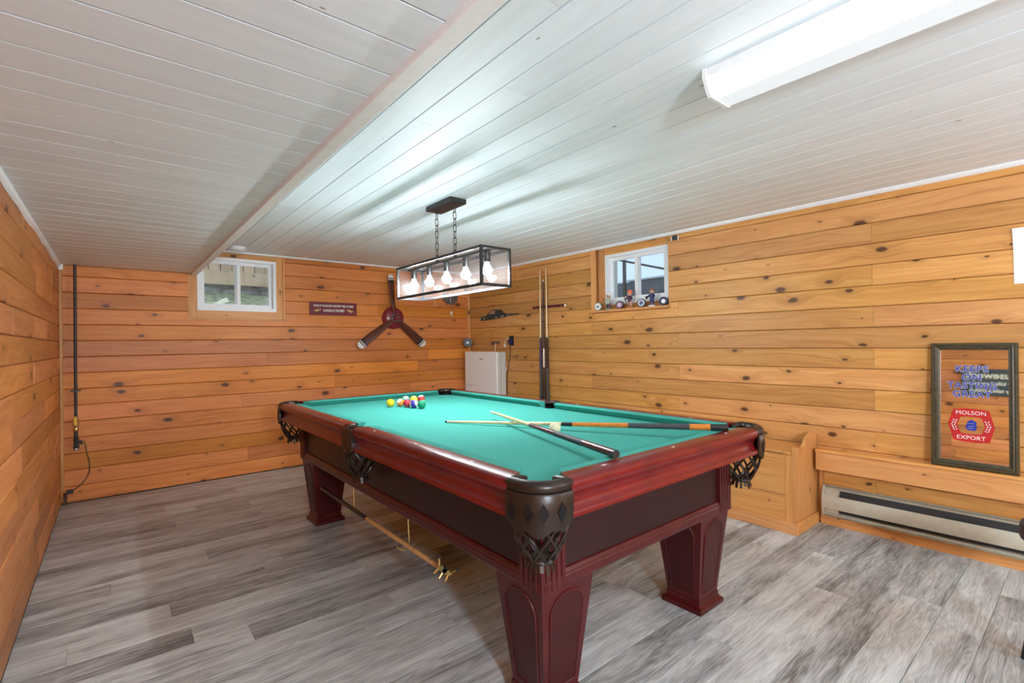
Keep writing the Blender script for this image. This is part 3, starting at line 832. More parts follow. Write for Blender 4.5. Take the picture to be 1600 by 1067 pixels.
for sx in (-1, 1):
    for sy in (-1, 1):
        cx, cy = (TX0 if sx < 0 else TX1), (TY0 if sy < 0 else TY1)
        A = Vector((cx - sx * AR, cy - sy * AR, 0))
        pts = []
        for k in range(3): pts.append((Vector((sx * AR, sy * (-0.032 + 0.016 * k), 0)), Vector((sx, 0, 0))))
        for k in range(13):
            a = math.pi / 2 * k / 12
            pts.append((Vector((sx * AR * math.cos(a), sy * AR * math.sin(a), 0)), Vector((sx * math.cos(a), sy * math.sin(a), 0))))
        for k in range(3): pts.append((Vector((sx * (-0.0 - 0.016 * k), sy * AR, 0)), Vector((0, sy, 0))))
        rp = [A + p - n * 0.019 + Vector((0, 0, ZT - 0.017)) for p, n in pts]
        e0 = [A + Vector((sx * (AR - q), sy * (-0.034 - 0.10 * (q - 0.03)), ZT - 0.014)) for q in (0.085, 0.070, 0.052, 0.034)]
        e1 = [A + Vector((sx * (-0.034 - 0.10 * (q - 0.03)), sy * (AR - q), ZT - 0.014)) for q in (0.034, 0.052, 0.070, 0.085)]
        rp = e0 + rp + e1
        pk = part('pocket_rim', MB().tube(rp, [0.006, 0.012, 0.015, 0.018] + [0.0215] * (len(rp) - 8) + [0.018, 0.015, 0.012, 0.006], 12), 'leather', tb, True)
        pk['label'] = 'rolled dark leather pocket rim'
        # shield with scalloped lower edge
        rings = []
        m = len(pts) - 1
        for i, (p, n) in enumerate(pts):
            s = i / m
            zb_ = ZT - 0.128 - 0.020 * math.sin(math.pi * s) ** 2 + 0.008 * math.cos(6 * math.pi * s)
            q = A + p
            rings.append([q + n * 0.002 + Vector((0, 0, ZT - 0.030)), q + n * 0.006 + Vector((0, 0, ZT - 0.036)), q + n * 0.006 + Vector((0, 0, (ZT - 0.036 + zb_) / 2)), q + n * 0.003 + Vector((0, 0, zb_)), q - n * 0.004 + Vector((0, 0, zb_)), q - n * 0.004 + Vector((0, 0, ZT - 0.03))])
        shd = part('pocket_shield', MB().loft(rings), 'leather', tb, True)
        for frac in (0.22, 0.40, 0.60, 0.78):
            i = int(frac * m); p, n = pts[i]; tt = Vector((-n.y, n.x, 0)); q = A + p + n * 0.0062
            dm = MB(); zc = ZT - 0.083
            dm.loft([[q + n * o + tt * 0.017 + Vector((0, 0, zc)), q + n * o + Vector((0, 0, zc + 0.030)), q + n * o - tt * 0.017 + Vector((0, 0, zc)), q + n * o + Vector((0, 0, zc - 0.030))] for o in (-0.003, 0.0014)])
            part('diamond_inlay', dm, 'leather_black', shd)
        # liner and net
        lin = MB()
        rr = [[A + Vector((0.078 * math.cos(a), 0.078 * math.sin(a), z)) for z in (ZT - 0.02, ZT - 0.125)] for a in [math.atan2(sy, sx) + (-0.62 + 1.24 * k / 12) * math.pi for k in range(13)]]
        lin.add([p for r in rr for p in r], [(2 * k, 2 * k + 1, 2 * k + 3, 2 * k + 2) for k in range(12)])
        part('pocket_liner', lin, 'leather_black', tb, True)
        nm = MB(); c = A + Vector((sx * 0.006, sy * 0.006, 0))
        net(nm, (c.x, c.y), 0, 2 * math.pi, 0.084, 0.040, ZT - 0.118, ZT - 0.250, 8, 3, r=0.0058)
        nt = part('pocket_net', nm, 'leather', tb, True)
        fm = MB(); fringe(fm, (c.x, c.y), 0.036, ZT - 0.240, ZT - 0.282)
        part('net_fringe', fm, 'leather', nt)
for sx, x in ((-1, TX0), (1, TX1)):
    c = Vector((x - sx * 0.070, TCY, 0))
    path = [(c.x + sx * 0.052 * math.cos(a) * 1.0, TCY + 0.066 * math.sin(a), ZT - 0.014) for a in [-math.pi / 2 + math.pi * k / 14 for k in range(15)]]
    part('pocket_rim', MB().tube(path, [0.012] + [0.017] * 13 + [0.012], 10), 'leather', tb, True)
    mb = MB(); prof = [(-0.065, ZT - 0.010), (0.065, ZT - 0.010), (0.065, ZT - 0.118), (0.045, ZT - 0.134), (0.0, ZT - 0.142), (-0.045, ZT - 0.134), (-0.065, ZT - 0.118)]
    mb.prism(prof, lambda a, b, t: (x + sx * t, TCY + a, b), -0.020, 0.007)
    part('pocket_shield', mb, 'leather', tb)
    lin = MB()
    rr = [[Vector((c.x + 0.060 * math.cos(a), TCY + 0.062 * math.sin(a), z)) for z in (ZT - 0.012, ZT - 0.125)] for a in [(0 if sx > 0 else math.pi) + (-0.52 + 1.04 * k / 12) * math.pi for k in range(13)]]
    lin.add([p for r in rr for p in r], [(2 * k, 2 * k + 1, 2 * k + 3, 2 * k + 2) for k in range(12)])
    part('pocket_liner', lin, 'leather_black', tb, True)
    nm = MB(); net(nm, (x - sx * 0.064, TCY), 0, 2 * math.pi, 0.080, 0.040, ZT - 0.122, ZT - 0.250, 8, 3, r=0.0055, squash=(0.9, 1.0))
    nt = part('pocket_net', nm, 'leather', tb, True)
    fm = MB(); fringe(fm, (x - sx * 0.064, TCY), 0.034, ZT - 0.240, ZT - 0.280); part('net_fringe', fm, 'leather', nt)
# brass hooks under the left apron that hold the bridge stick
HX, HZ = 1.045, 0.302
for hy in (2.07, 2.738):
    path = [(HX + 0.012, hy, ZA0 + 0.004), (HX + 0.012, hy, 0.400), (HX + 0.014, hy - 0.003, 0.33), (HX + 0.012, hy - 0.004, HZ - 0.004), (HX, hy - 0.004, HZ - 0.0175), (HX - 0.018, hy - 0.004, HZ - 0.019), (HX - 0.036, hy - 0.004, HZ - 0.010), (HX - 0.048, hy - 0.004, HZ + 0.006)]
    part('brass_hook', MB().tube(path, 0.0036, 8), 'brass', tb, True)

# bridge stick
br = thing('bridge_stick', 'bridge stick with brass head hanging on hooks under the table', 'cue', (HX, 2.5, HZ - 0.02))
part('butt', MB().lathe([(0.0095, 0), (0.0125, 0.004), (0.0115, 0.74)], (HX, 3.26, HZ), (0, -1, 0), 12), 'black', br, True)
part('shaft', MB().lathe([(0.0114, 0), (0.0105, 0.77)], (HX, 2.52, HZ), (0, -1, 0), 12), 'honey', br, True)
hd = MB(); hy = 1.75
hd.lathe([(0.013, 0), (0.013, 0.03), (0.009, 0.034)], (HX, hy + 0.012, HZ), (0, -1, 0), 12)
part('ferrule', hd, 'iron', br, True)
hd = MB(); ang = 0.75
hq = lambda a, b, t: (HX + a * math.cos(ang) + b * math.sin(ang), hy - 0.016 + t, HZ - a * math.sin(ang) + b * math.cos(ang))
pl = [(-0.040, 0.010), (-0.030, 0.004), (-0.022, 0.012), (-0.012, 0.004), (0.0, 0.013), (0.012, 0.004), (0.022, 0.012), (0.030, 0.004), (0.040, 0.010), (0.040, -0.004), (0.012, -0.012), (-0.012, -0.012), (-0.040, -0.004)]
hd.prism(pl, hq, -0.005, 0.005)
for a0, b0, a1, b1 in ((-0.036, 0.004, -0.054, 0.026), (0.036, 0.004, 0.054, 0.026), (-0.030, -0.004, -0.036, -0.032), (0.030, -0.004, 0.036, -0.032), (0.0, -0.008, 0.0, -0.036)):
    hd.tube([hq(a0, b0, 0), hq(a1, b1, 0)], [0.0055, 0.004], 8)
part('bridge_head', hd, 'brass', br, True)
for a1, b1 in ((-0.057, 0.030), (0.057, 0.030)):
    part('rubber_tip', MB().sphere(hq(a1, b1, 0), 0.0075, 10, 6), 'black', br, True)
part('head_clamp', MB().lathe([(0.015, 0), (0.016, 0.008), (0.012, 0.016)], (HX, hy - 0.006, HZ), (0, -1, 0), 12), 'iron', br, True)

# ------------------------------------------------------------------ balls
BR_ = 0.0286
def ball_mat(name, col, stripe, ax):
    k = NT(name)
    tc = k.n('ShaderNodeTexCoord'); sp = k.n('ShaderNodeSeparateXYZ')
    dot = k.n('ShaderNodeVectorMath', operation='DOT_PRODUCT')
    k.put(dot.inputs[0], tc.outputs['Object']); dot.inputs[1].default_value = ax
    a = k.math('ABSOLUTE', dot.outputs['Value'])
    ivory = (0.80, 0.76, 0.62)
    if stripe:
        m = k.math('LESS_THAN', a, 0.0145); base = k.mix(m, ivory, col)
        k.put(k.b.inputs['Base Color'], base)
    else:
        m = k.math('GREATER_THAN', a, 0.0265); k.put(k.b.inputs['Base Color'], k.mix(m, col, ivory))
    k.b.inputs['Roughness'].default_value = 0.12
    return k.m
balls = [((1.520, 3.222), (0.80, 0.50, 0.01), False, (0.2, 0.3, 0.93), 'solid yellow ball at the left end of the racked balls'),
         ((1.583, 3.190), (0.75, 0.22, 0.03), True, (-0.7, 0.2, 0.68), 'orange striped ball between the yellow and red balls'),
         ((1.594, 3.110), (0.42, 0.02, 0.04), False, (0.3, 0.2, 0.93), 'solid red ball in front of the racked balls'),
         ((1.608, 3.040), (0.05, 0.03, 0.28), True, (0.75, -0.62, 0.2), 'purple striped ball between the red and green balls'),
         ((1.634, 2.976), (0.005, 0.22, 0.10), False, (0.1, 0.2, 0.97), 'solid green ball at the right end of the racked balls'),
         ((1.688, 3.318), (0.12, 0.42, 0.33), True, (0.1, 0.2, 0.97), 'pale green striped ball behind the red ball'),
         ((1.740, 3.288), (0.75, 0.45, 0.02), True, (0.3, 0.5, 0.81), 'yellow striped ball at the back of the racked balls'),
         ((1.806, 3.296), (0.45, 0.03, 0.03), True, (0.0, 0.3, 0.95), 'red striped ball behind the green ball')]
for i, ((x, y), c, stp, ax, lab) in enumerate(balls):
    L = math.sqrt(sum(a * a for a in ax)); ax = tuple(a / L for a in ax)
    o = part('pool_ball', MB().sphere((0, 0, 0), BR_, 24, 14), ball_mat('ball_enamel', c, stp, ax), None, True, center=False)
    o.location = (x, y, ZBED + BR_)
    tag(o, lab, 'ball', 'balls racked on the pool table')
o = part('cue_ball', MB().sphere((0, 0, 0), BR_, 24, 14), plain('cue_ball_ivory', (0.78, 0.70, 0.46), 0.12, vary=0.02), None, True, center=False)
o.location = (1.650, 1.690, ZBED + BR_)
tag(o, 'cream cue ball beside the crossed cues', 'ball')

# ------------------------------------------------------------------ cues
def cue(name, label, butt, tip, sections, group=None):
    """sections: list of (t0, t1, part name, material); t = 0 at the butt, 1 at the tip"""
    b, t = Vector(butt), Vector(tip); d = (t - b); L = d.length; d.normalize()
    th = thing(name, label, 'cue', (b.x, b.y, min(b.z, t.z) - 0.015), group)
    rad = lambda s: 0.0150 - 0.0090 * s if s > 0.02 else 0.0150
    for t0, t1, nm, mt in sections:
        part(nm, MB().lathe([(rad(t0), 0), (rad((t0 + t1) / 2), (t1 - t0) * L / 2), (rad(t1), (t1 - t0) * L)], b + d * L * t0, d, 14), mt, th, True)
    return th
cue('pool_cue', 'cue with orange butt and speckled grip lying across the pool table', (2.091, 1.052, ZT + 0.0155), (1.438, 2.348, ZBED + 0.0065),
    [(0, 0.022, 'bumper', 'black'), (0.022, 0.05, 'butt_cap', 'black'), (0.05, 0.11, 'butt_sleeve', 'orange_wood'), (0.11, 0.30, 'grip', 'wrap'), (0.30, 0.49, 'forearm', 'orange_wood'), (0.49, 0.53, 'joint', 'black'), (0.53, 0.985, 'shaft', 'maple'), (0.985, 0.992, 'ferrule', 'print_white'), (0.992, 1.0, 'tip', 'iron')])
cue('pool_cue', 'cue with maroon butt resting over the other cue on the table', (1.322, 1.058, ZT + 0.0170), (1.712, 2.285, 0.832),
    [(0, 0.012, 'bumper', 'black'), (0.012, 0.17, 'butt_sleeve', 'maroon'), (0.17, 0.36, 'grip', 'wrap'), (0.36, 0.545, 'forearm', 'maroon'), (0.545, 0.56, 'joint', 'black'), (0.56, 0.985, 'shaft', 'maple'), (0.985, 1.0, 'tip', 'print_white')])
def wallp(y, off, z): return (rwx(y, off), y, z)
cue('pool_cue', 'left wall cue with pale shaft and blue butt', wallp(3.882, 0.045, 0.565), wallp(3.886, 0.03, 2.028), [(0, 0.02, 'bumper', 'black'), (0.02, 0.06, 'butt_cap', 'navy'), (0.06, 0.27, 'grip', 'slate_model'), (0.27, 0.48, 'forearm', 'navy'), (0.48, 0.495, 'joint', 'black'), (0.495, 1.0, 'shaft', 'maple')])
cue('pool_cue', 'middle wall cue with dark shaft', wallp(3.832, 0.045, 0.565), wallp(3.838, 0.03, 1.915), [(0, 0.03, 'bumper', 'black'), (0.03, 0.30, 'grip', 'black'), (0.30, 0.45, 'forearm', 'steel'), (0.45, 0.985, 'shaft', 'black'), (0.985, 1.0, 'tip', 'print_white')])
cue('pool_cue', 'right wall cue with pale shaft and black butt', wallp(3.774, 0.045, 0.565), wallp(3.794, 0.03, 2.032), [(0, 0.03, 'bumper', 'black'), (0.03, 0.27, 'grip', 'slate_model'), (0.27, 0.48, 'forearm', 'leather_black'), (0.48, 0.495, 'joint', 'black'), (0.495, 1.0, 'shaft', 'maple')])
rk = thing('cue_rack', 'dark red wooden cue rack strip on the right wall', 'rack', wallp(3.78, 0.0, 1.60))
mb = MB()
up = [(-4.026, 1.604)] ; n = 26
top = []
for k in range(n + 1):
    u = -4.026 + 0.494 * k / n; top.append((u, 1.632 + (0.006 if k % 2 else 0.0)))
poly = [(-4.026, 1.612), (-3.532, 1.610)] + top[::-1]
fpoly(mb, FR, poly, 0.001, 0.016); part('rack_strip', mb, 'maroon', rk)
for k in range(10):
    u = -4.005 + 0.0475 * k
    mb = MB(); mb.tube([FR.p(u, 1.622, 0.014), FR.p(u, 1.622, 0.030), FR.p(u + 0.012, 1.623, 0.048)], 0.006, 8); part('clip', mb, 'maroon', rk, True)
mb = MB().sphere(FR.p(-3.532, 1.620, 0.016), 0.013, 10, 6); part('end_knob', mb, 'print_white', rk, True)
rs = thing('cue_floor_rack', 'low dark wooden block holding the wall cue butts', 'rack', wallp(3.83, 0.05, 0.50))
mb = MB(); fbox(mb, FR, -3.98, -3.68, 0.520, 0.552, 0.001, 0.075); part('shelf_block', mb, 'maroon', rs)

# ------------------------------------------------------------------ pendant lamp
PX0, PX1, PY0, PY1, PZ0, PZ1 = 1.58, 1.78, 2.18, 3.20, 1.557, 1.782
pd = thing('pendant_lamp', 'black rectangular pendant lamp with five bulbs over the pool table', 'lamp', (1.68, 2.69, PZ0))
part('canopy', MB().bbox((1.620, 2.555, ZR - 0.032), (1.742, 2.860, ZR - 0.001), 0.003), 'black', pd)
for sy in (2.64, 2.78):
    part('canopy_screw', MB().sphere((1.68, sy, ZR - 0.033), 0.006, 8, 6), 'black', pd, True)
for cy in (2.600, 2.820):
    z = ZR - 0.040
    part('eye', MB().tube([(1.68 + 0.008 * math.cos(a), cy, ZR - 0.036 + 0.008 * math.sin(a)) for a in [2 * math.pi * k / 10 for k in range(10)]], 0.003, 6, closed=True), 'black', pd, True)
    i = 0; mb = MB()
    cys = cy
    while z > PZ1 + 0.01:
        lk = []
        for k in range(14):
            a = 2 * math.pi * k / 14; r = 0.0105; hl = 0.013
            p, q = r * math.cos(a), r * math.sin(a) + (hl if math.sin(a) > 0 else -hl)
            lk.append((1.68 + (p if i % 2 else 0), cys + (0 if i % 2 else p), z - 0.0225 + q))
        mb.tube(lk, 0.0026, 6, closed=True)
        z -= 0.0405; i += 1
    part('chain', mb, 'iron', pd, True)
B_ = 0.0075
fm = MB()
for x in (PX0, PX1):
    for y in (PY0, PY1): fm.box((x - B_, y - B_, PZ0), (x + B_, y + B_, PZ1))
    for z in (PZ0, PZ1 - 2 * B_): fm.box((x - B_, PY0 + B_, z), (x + B_, PY1 - B_, z + 2 * B_))
for y in (PY0, PY1):
    for z in (PZ0, PZ1 - 2 * B_): fm.box((PX0 + B_, y - B_, z), (PX1 - B_, y + B_, z + 2 * B_))
part('lamp_frame', fm, 'black', pd)
part('top_bar', MB().box((1.668, PY0 + B_, PZ1 - 0.014), (1.692, PY1 - B_, PZ1)), 'black', pd)
for cy in (2.600, 2.820):
    part('loop', MB().lathe([(0.006, 0), (0.006, 0.014), (0.003, 0.018)], (1.68, cy, PZ1), (0, 0, 1), 10), 'black', pd, True)
b_area = 4 * math.pi * 0.030 ** 2
MAT['bulb'] = emit('bulb_glow', (0.88, 0.95, 1.0), BULB_W / (math.pi * b_area * 0.62))
MAT['bulb_collar'] = emit('bulb_collar_glow', (0.9, 0.96, 1.0), 2.5)
for k in range(5):
    y = 2.262 + 0.2215 * k
    part('socket', MB().lathe([(0.012, 0.0), (0.020, 0.004), (0.020, 0.055), (0.017, 0.062)], (1.68, y, PZ1 - 0.014), (0, 0, -1), 16), 'black', pd, True)
    zc = PZ1 - 0.122
    bo = part('bulb', MB().lathe([(0.0, -0.030), (0.012, -0.0275), (0.021, -0.0215), (0.028, -0.011), (0.030, 0.0), (0.0292, 0.006)], (1.68, y, zc), (0, 0, 1), 18), 'bulb', pd, True)
    part('bulb_collar', MB().lathe([(0.0290, 0.0062), (0.0285, 0.010), (0.024, 0.019), (0.018, 0.028), (0.0145, 0.036), (0.0135, 0.048)], (1.68, y, zc), (0, 0, 1), 18), 'bulb_collar', bo, True)
for x in (PX0, PX1):
    part('glass_pane', MB().box((x - 0.0015, PY0 + B_, PZ0 + 2 * B_), (x + 0.0015, PY1 - B_, PZ1 - 2 * B_)), 'lamp_glass', pd)
for y in (PY0, PY1):
    part('glass_pane', MB().box((PX0 + B_, y - 0.0015, PZ0 + 2 * B_), (PX1 - B_, y + 0.0015, PZ1 - 2 * B_)), 'lamp_glass', pd)

# ------------------------------------------------------------------ long ceiling fixture
FY0, FY1 = -1.59, 0.852
fx = thing('ceiling_light', 'long white fluorescent wraparound fixture on the ceiling', 'lamp', (1.65, (FY0 + FY1) / 2, ZR - 0.086))
lp = [(1.558, ZR - 0.030), (1.580, ZR - 0.072), (1.594, ZR - 0.082), (1.710, ZR - 0.082), (1.724, ZR - 0.072), (1.748, ZR - 0.030)]
MAT['lens'] = emit('lens_glow', (0.86, 0.95, 1.0), TUBE_W / (math.pi * (FY1 - FY0) * 0.26), 0.30)
mb = MB(); mb.loft([[(x, y, z) for x, z in lp] for y in (FY0 + 0.012, FY1 - 0.012)])
part('lens', mb, 'lens', fx)
MAT['lens_side'] = emit('lens_side_glow', (0.95, 0.99, 1.0), 5.0)
mb = MB(); mb.loft([[(1.5575, y, ZR - 0.031), (1.5790, y, ZR - 0.0725), (1.5925, y, ZR - 0.0828), (1.622, y, ZR - 0.0828), (1.622, y, ZR - 0.0815), (1.5945, y, ZR - 0.0815), (1.5805, y, ZR - 0.0718), (1.5595, y, ZR - 0.031)] for y in (FY0 + 0.014, FY1 - 0.014)])
part('lens_side', mb, 'lens_side', fx)
for ya, yb in ((FY0, FY0 + 0.012), (FY1 - 0.012, FY1)):
    q = [(1.552, ZR), (1.552, ZR - 0.030), (1.577, ZR - 0.075), (1.592, ZR - 0.086), (1.712, ZR - 0.086), (1.727, ZR - 0.075), (1.753, ZR - 0.030), (1.753, ZR)]
    mb = MB(); mb.loft([[(x, y, z) for x, z in q] for y in (ya, yb)]); part('end_cap', mb, 'white', fx)
part('channel', MB().box((1.556, FY0 + 0.012, ZR - 0.030), (1.750, FY1 - 0.012, ZR - 0.001)), 'white', fx)

# globe lamps hanging in the rear half of the room
for gx, gy, gz, cz, lab in ((0.12, -1.45, 1.50, ZL, 'frosted globe lamp under the low ceiling behind the viewer'), (2.75, -1.45, 1.62, ZR, 'frosted globe lamp under the high ceiling behind the viewer')):
    gl_ = thing('globe_lamp', lab, 'lamp', (gx, gy, gz - 0.14), 'globe lamps')
    part('globe', MB().sphere((gx, gy, gz), 0.14, 24, 14), emit('globe_glow', (0.64, 0.84, 1.0), GLOBE_W[0 if gx < 1 else 1] / (math.pi * 4 * math.pi * 0.14 ** 2)), gl_, True)
    part('stem', MB().tube([(gx, gy, gz + 0.138), (gx, gy, cz - 0.02)], 0.008, 8), 'black', gl_, True)
    part('canopy', MB().lathe([(0.06, 0), (0.055, 0.018), (0.01, 0.022)], (gx, gy, cz - 0.001), (0, 0, -1), 20), 'black', gl_, True)

# smoke alarm
sm = thing('smoke_alarm', 'round white smoke alarm on the ceiling by the left window', 'alarm', (0.885, 5.02, ZR - 0.04))
part('alarm_base', MB().lathe([(0.072, 0), (0.072, 0.010)], (0.885, 5.02, ZR - 0.001), (0, 0, -1), 28), 'white', sm, True)
part('alarm_cover', MB().lathe([(0.068, 0), (0.066, 0.018), (0.050, 0.028), (0.0, 0.030)], (0.885, 5.02, ZR - 0.011), (0, 0, -1), 28), 'white', sm, True)

# ------------------------------------------------------------------ propeller on the back wall
pp = thing('propeller', 'three-bladed wooden aircraft propeller with red spinner on the back wall', 'propeller', (2.523, YB - 0.03, 1.20))
HC = Vector((2.523, YB - 0.002, 1.547))
part('spinner', MB().lathe([(0.128, 0.0), (0.130, 0.02), (0.126, 0.045), (0.112, 0.065), (0.085, 0.078), (0.055, 0.083), (0.0, 0.084)], HC, (0, -1, 0), 36), 'prop_red', pp, True)
part('hub_plate', MB().lathe([(0.050, 0.0), (0.052, 0.012), (0.040, 0.016), (0.0, 0.017)], HC + Vector((0, -0.082, 0)), (0, -1, 0), 24), 'iron', pp, True)
part('hub_nose', MB().lathe([(0.030, 0.0), (0.030, 0.030), (0.024, 0.040), (0.0, 0.043)], HC + Vector((0, -0.096, 0)), (0, -1, 0), 24), 'prop_red', pp, True)
for k in range(6):
    a = math.pi / 3 * k + 0.2
    part('hub_bolt', MB().lathe([(0.007, 0), (0.007, 0.012), (0.004, 0.015)], HC + Vector((0.040 * math.cos(a), -0.096, 0.040 * math.sin(a))), (0, -1, 0), 8), 'steel', pp, True)
TIPS = [Vector((2.085, 0, 1.215)), Vector((2.905, 0, 1.222)), Vector((2.475, 0, 2.045))]
for tp in TIPS:
    d = Vector((tp.x - HC.x, 0, tp.z - HC.z)); L = d.length; d.normalize(); w = Vector((-d.z, 0, d.x))
    def ringat(s, grow=0.0):
        hw = 0.026 + 0.022 * math.sin(min(1, s / 0.55) * math.pi / 2)
        if s > 0.9: hw *= math.sqrt(max(0.0, 1 - ((s - 0.9) / 0.105) ** 2)) * 0.98 + 0.02
        hw += grow
        tw = 0.75 * (1 - s) + 0.25; t = 0.016 * (1 - 0.72 * s) + 0.003 + grow
        c = HC + d * (L * s) + Vector((0, -0.075, 0)); ca, sa = math.cos(tw), math.sin(tw)
        A = w * ca + Vector((0, -sa, 0)); Bv = w * sa + Vector((0, ca, 0))
        return [c + A * (hw * math.cos(q)) + Bv * (t * math.sin(q)) for q in [2 * math.pi * k / 14 for k in range(14)]]
    bl = part('blade', MB().loft([ringat(s) for s in [0.05, 0.12, 0.2, 0.3, 0.42, 0.55, 0.66, 0.75, 0.82]]), 'prop_wood', pp, True)
    part('tip_band', MB().loft([ringat(s, 0.0004) for s in (0.815, 0.84, 0.875)]), 'black', bl, True)
    part('tip_band', MB().loft([ringat(s, 0.0004) for s in (0.875, 0.893)]), 'print_white', bl, True)
    part('tip_band', MB().loft([ringat(s, 0.0004) for s in (0.893, 0.918)]), 'black', bl, True)
    part('tip_band', MB().loft([ringat(s, 0.0004) for s in (0.918, 0.932)]), 'print_white', bl, True)
    part('blade_tip', MB().loft([ringat(s, 0.0) for s in (0.932, 0.95, 0.97, 0.985, 0.995, 1.0)]), 'pearl', bl, True)

# ------------------------------------------------------------------ red sign on the back wall
sg = thing('wall_sign', 'dark red wooden sign with white lettering on the back wall', 'sign', (1.843, YB - 0.01, 1.56))
mb = MB(); fbox(mb, FB, 1.592, 2.095, 1.562, 1.702, 0.001, 0.014); part('sign_board', mb, 'sign_red', sg)
part('lettering', text_mb('FLYING IS THE SECOND GREATEST THRILL TO MAN', 0.0285, FB, 1.8435, 1.661, 0.0152, sx=0.64, bold=0.0011), 'print_white', sg)
part('lettering', text_mb('LANDING IS THE FIRST', 0.036, FB, 1.8435, 1.611, 0.0152, sx=0.62, bold=0.0014), 'print_white', sg)
plane = [(-0.040, -0.004), (-0.020, -0.007), (-0.004, -0.006), (-0.014, -0.018), (-0.005, -0.018), (0.012, -0.004), (0.034, 0.002), (0.040, 0.016), (0.032, 0.016), (0.024, 0.008), (0.010, 0.007), (0.016, 0.020), (0.008, 0.020), (-0.006, 0.005), (-0.030, 0.003)]
for s, u in ((1, 1.665), (-1, 2.022)):
    mb = MB(); fpoly(mb, FB, [(u + s * a, 1.611 + b) for a, b in plane], 0.014, 0.0155); part('plane_emblem', mb, 'print_gold', sg)

# ------------------------------------------------------------------ ornament under the lamp, on the back wall
orn = thing('wall_ornament', 'pewter eagle wall ornament with small white charm near the corner', 'ornament', (3.32, YB - 0.02, 1.62))
mb = MB()
wing = [(-0.115, 0.045), (-0.09, 0.085), (-0.05, 0.07), (-0.02, 0.078), (0.0, 0.068), (0.02, 0.078), (0.05, 0.07), (0.09, 0.085), (0.115, 0.045), (0.10, -0.03), (0.085, 0.0), (0.07, -0.05), (0.055, -0.02), (0.045, -0.075), (0.03, -0.04), (0.015, -0.06), (0.0, -0.045), (-0.015, -0.06), (-0.03, -0.04), (-0.045, -0.075), (-0.055, -0.02), (-0.07, -0.05), (-0.085, 0.0), (-0.10, -0.03)]
fpoly(mb, FB, [(3.32 + a, 1.80 + b) for a, b in wing], 0.001, 0.014); part('wings', mb, 'pewter', orn)
part('body', MB().sphere((3.32, YB - 0.02, 1.80), 0.05, 14, 10, (0.55, 0.42, 1.2)), 'pewter', orn, True)
part('head', MB().sphere((3.312, YB - 0.028, 1.862), 0.018, 12, 8), 'print_white', orn, True)
mb = MB(); fpoly(mb, FB, [(3.337 + a, 1.622 + b) for a, b in [(-0.022, 0.012), (-0.010, 0.030), (0.0, 0.022), (0.006, 0.034), (0.014, 0.012), (0.010, -0.01), (0.006, -0.032), (-0.002, -0.014), (-0.012, -0.030), (-0.012, -0.004)]], 0.004, 0.010); part('charm', mb, 'print_white', orn)
part('cord', MB().tube([(3.33, YB - 0.012, 1.76), (3.336, YB - 0.008, 1.645)], 0.0018, 6), 'iron', orn)
for u, z0, z1, nm in ((3.09, 1.79, 1.715, 'dangling_hook'), (3.588, 1.862, 1.765, 'dangling_hook')):
    hk = thing('wall_hook', 'thin white wire hook left of the pewter ornament' if u < 3.3 else 'thin white wire hook in the corner right of the pewter ornament', 'hook', (u, YB - 0.01, z1))
    part('wire', MB().tube([(u - 0.006, YB - 0.002, z0), (u - 0.004, YB - 0.014, z0 - 0.004), (u + 0.012, YB - 0.014, z1 + 0.01)], 0.0022, 6), 'print_white', hk, True)
    part('knob', MB().sphere((u + 0.013, YB - 0.014, z1 + 0.006), 0.008, 8, 6), 'print_white', hk, True)
hk = thing('wall_hook', 'small double coat hook beside the right propeller blade', 'hook', (2.93, YB - 0.01, 1.36))
part('hook_plate', MB().box((2.905, YB - 0.004, 1.366), (2.955, YB, 1.378)), 'brass', hk)
for u in (2.913, 2.947): part('prong', MB().tube([(u, YB - 0.004, 1.372), (u, YB - 0.018, 1.370), (u, YB - 0.020, 1.384)], 0.003, 6), 'print_white', hk, True)

# ------------------------------------------------------------------ model aircraft on the right wall
ms = thing('model_aircraft', 'dark grey model aircraft mounted on the right wall near the corner', 'model', wallp(4.64, 0.02, 1.52))
mb = MB(); fus = [(-5.00, 1.535), (-4.98, 1.565), (-4.86, 1.578), (-4.78, 1.635), (-4.72, 1.648), (-4.60, 1.640), (-4.54, 1.595), (-4.46, 1.585), (-4.27, 1.577), (-4.27, 1.570), (-4.44, 1.560), (-4.56, 1.545), (-4.80, 1.528), (-4.96, 1.522)]
fpoly(mb, FR, fus, 0.002, 0.032); part('fuselage', mb, 'slate_model', ms)
mb = MB(); fpoly(mb, FR, [(-4.80, 1.598), (-4.755, 1.634), (-4.67, 1.632), (-4.69, 1.592)], 0.032, 0.040); part('cockpit', mb, 'steel', ms)
for u, z in ((-4.975, 1.545), (-4.90, 1.546), (-4.66, 1.552), (-4.56, 1.556), (-4.53, 1.560), (-4.44, 1.566)):
    part('rivet', MB().sphere(FR.p(u, z, 0.033), 0.011, 10, 6), 'steel', ms, True)

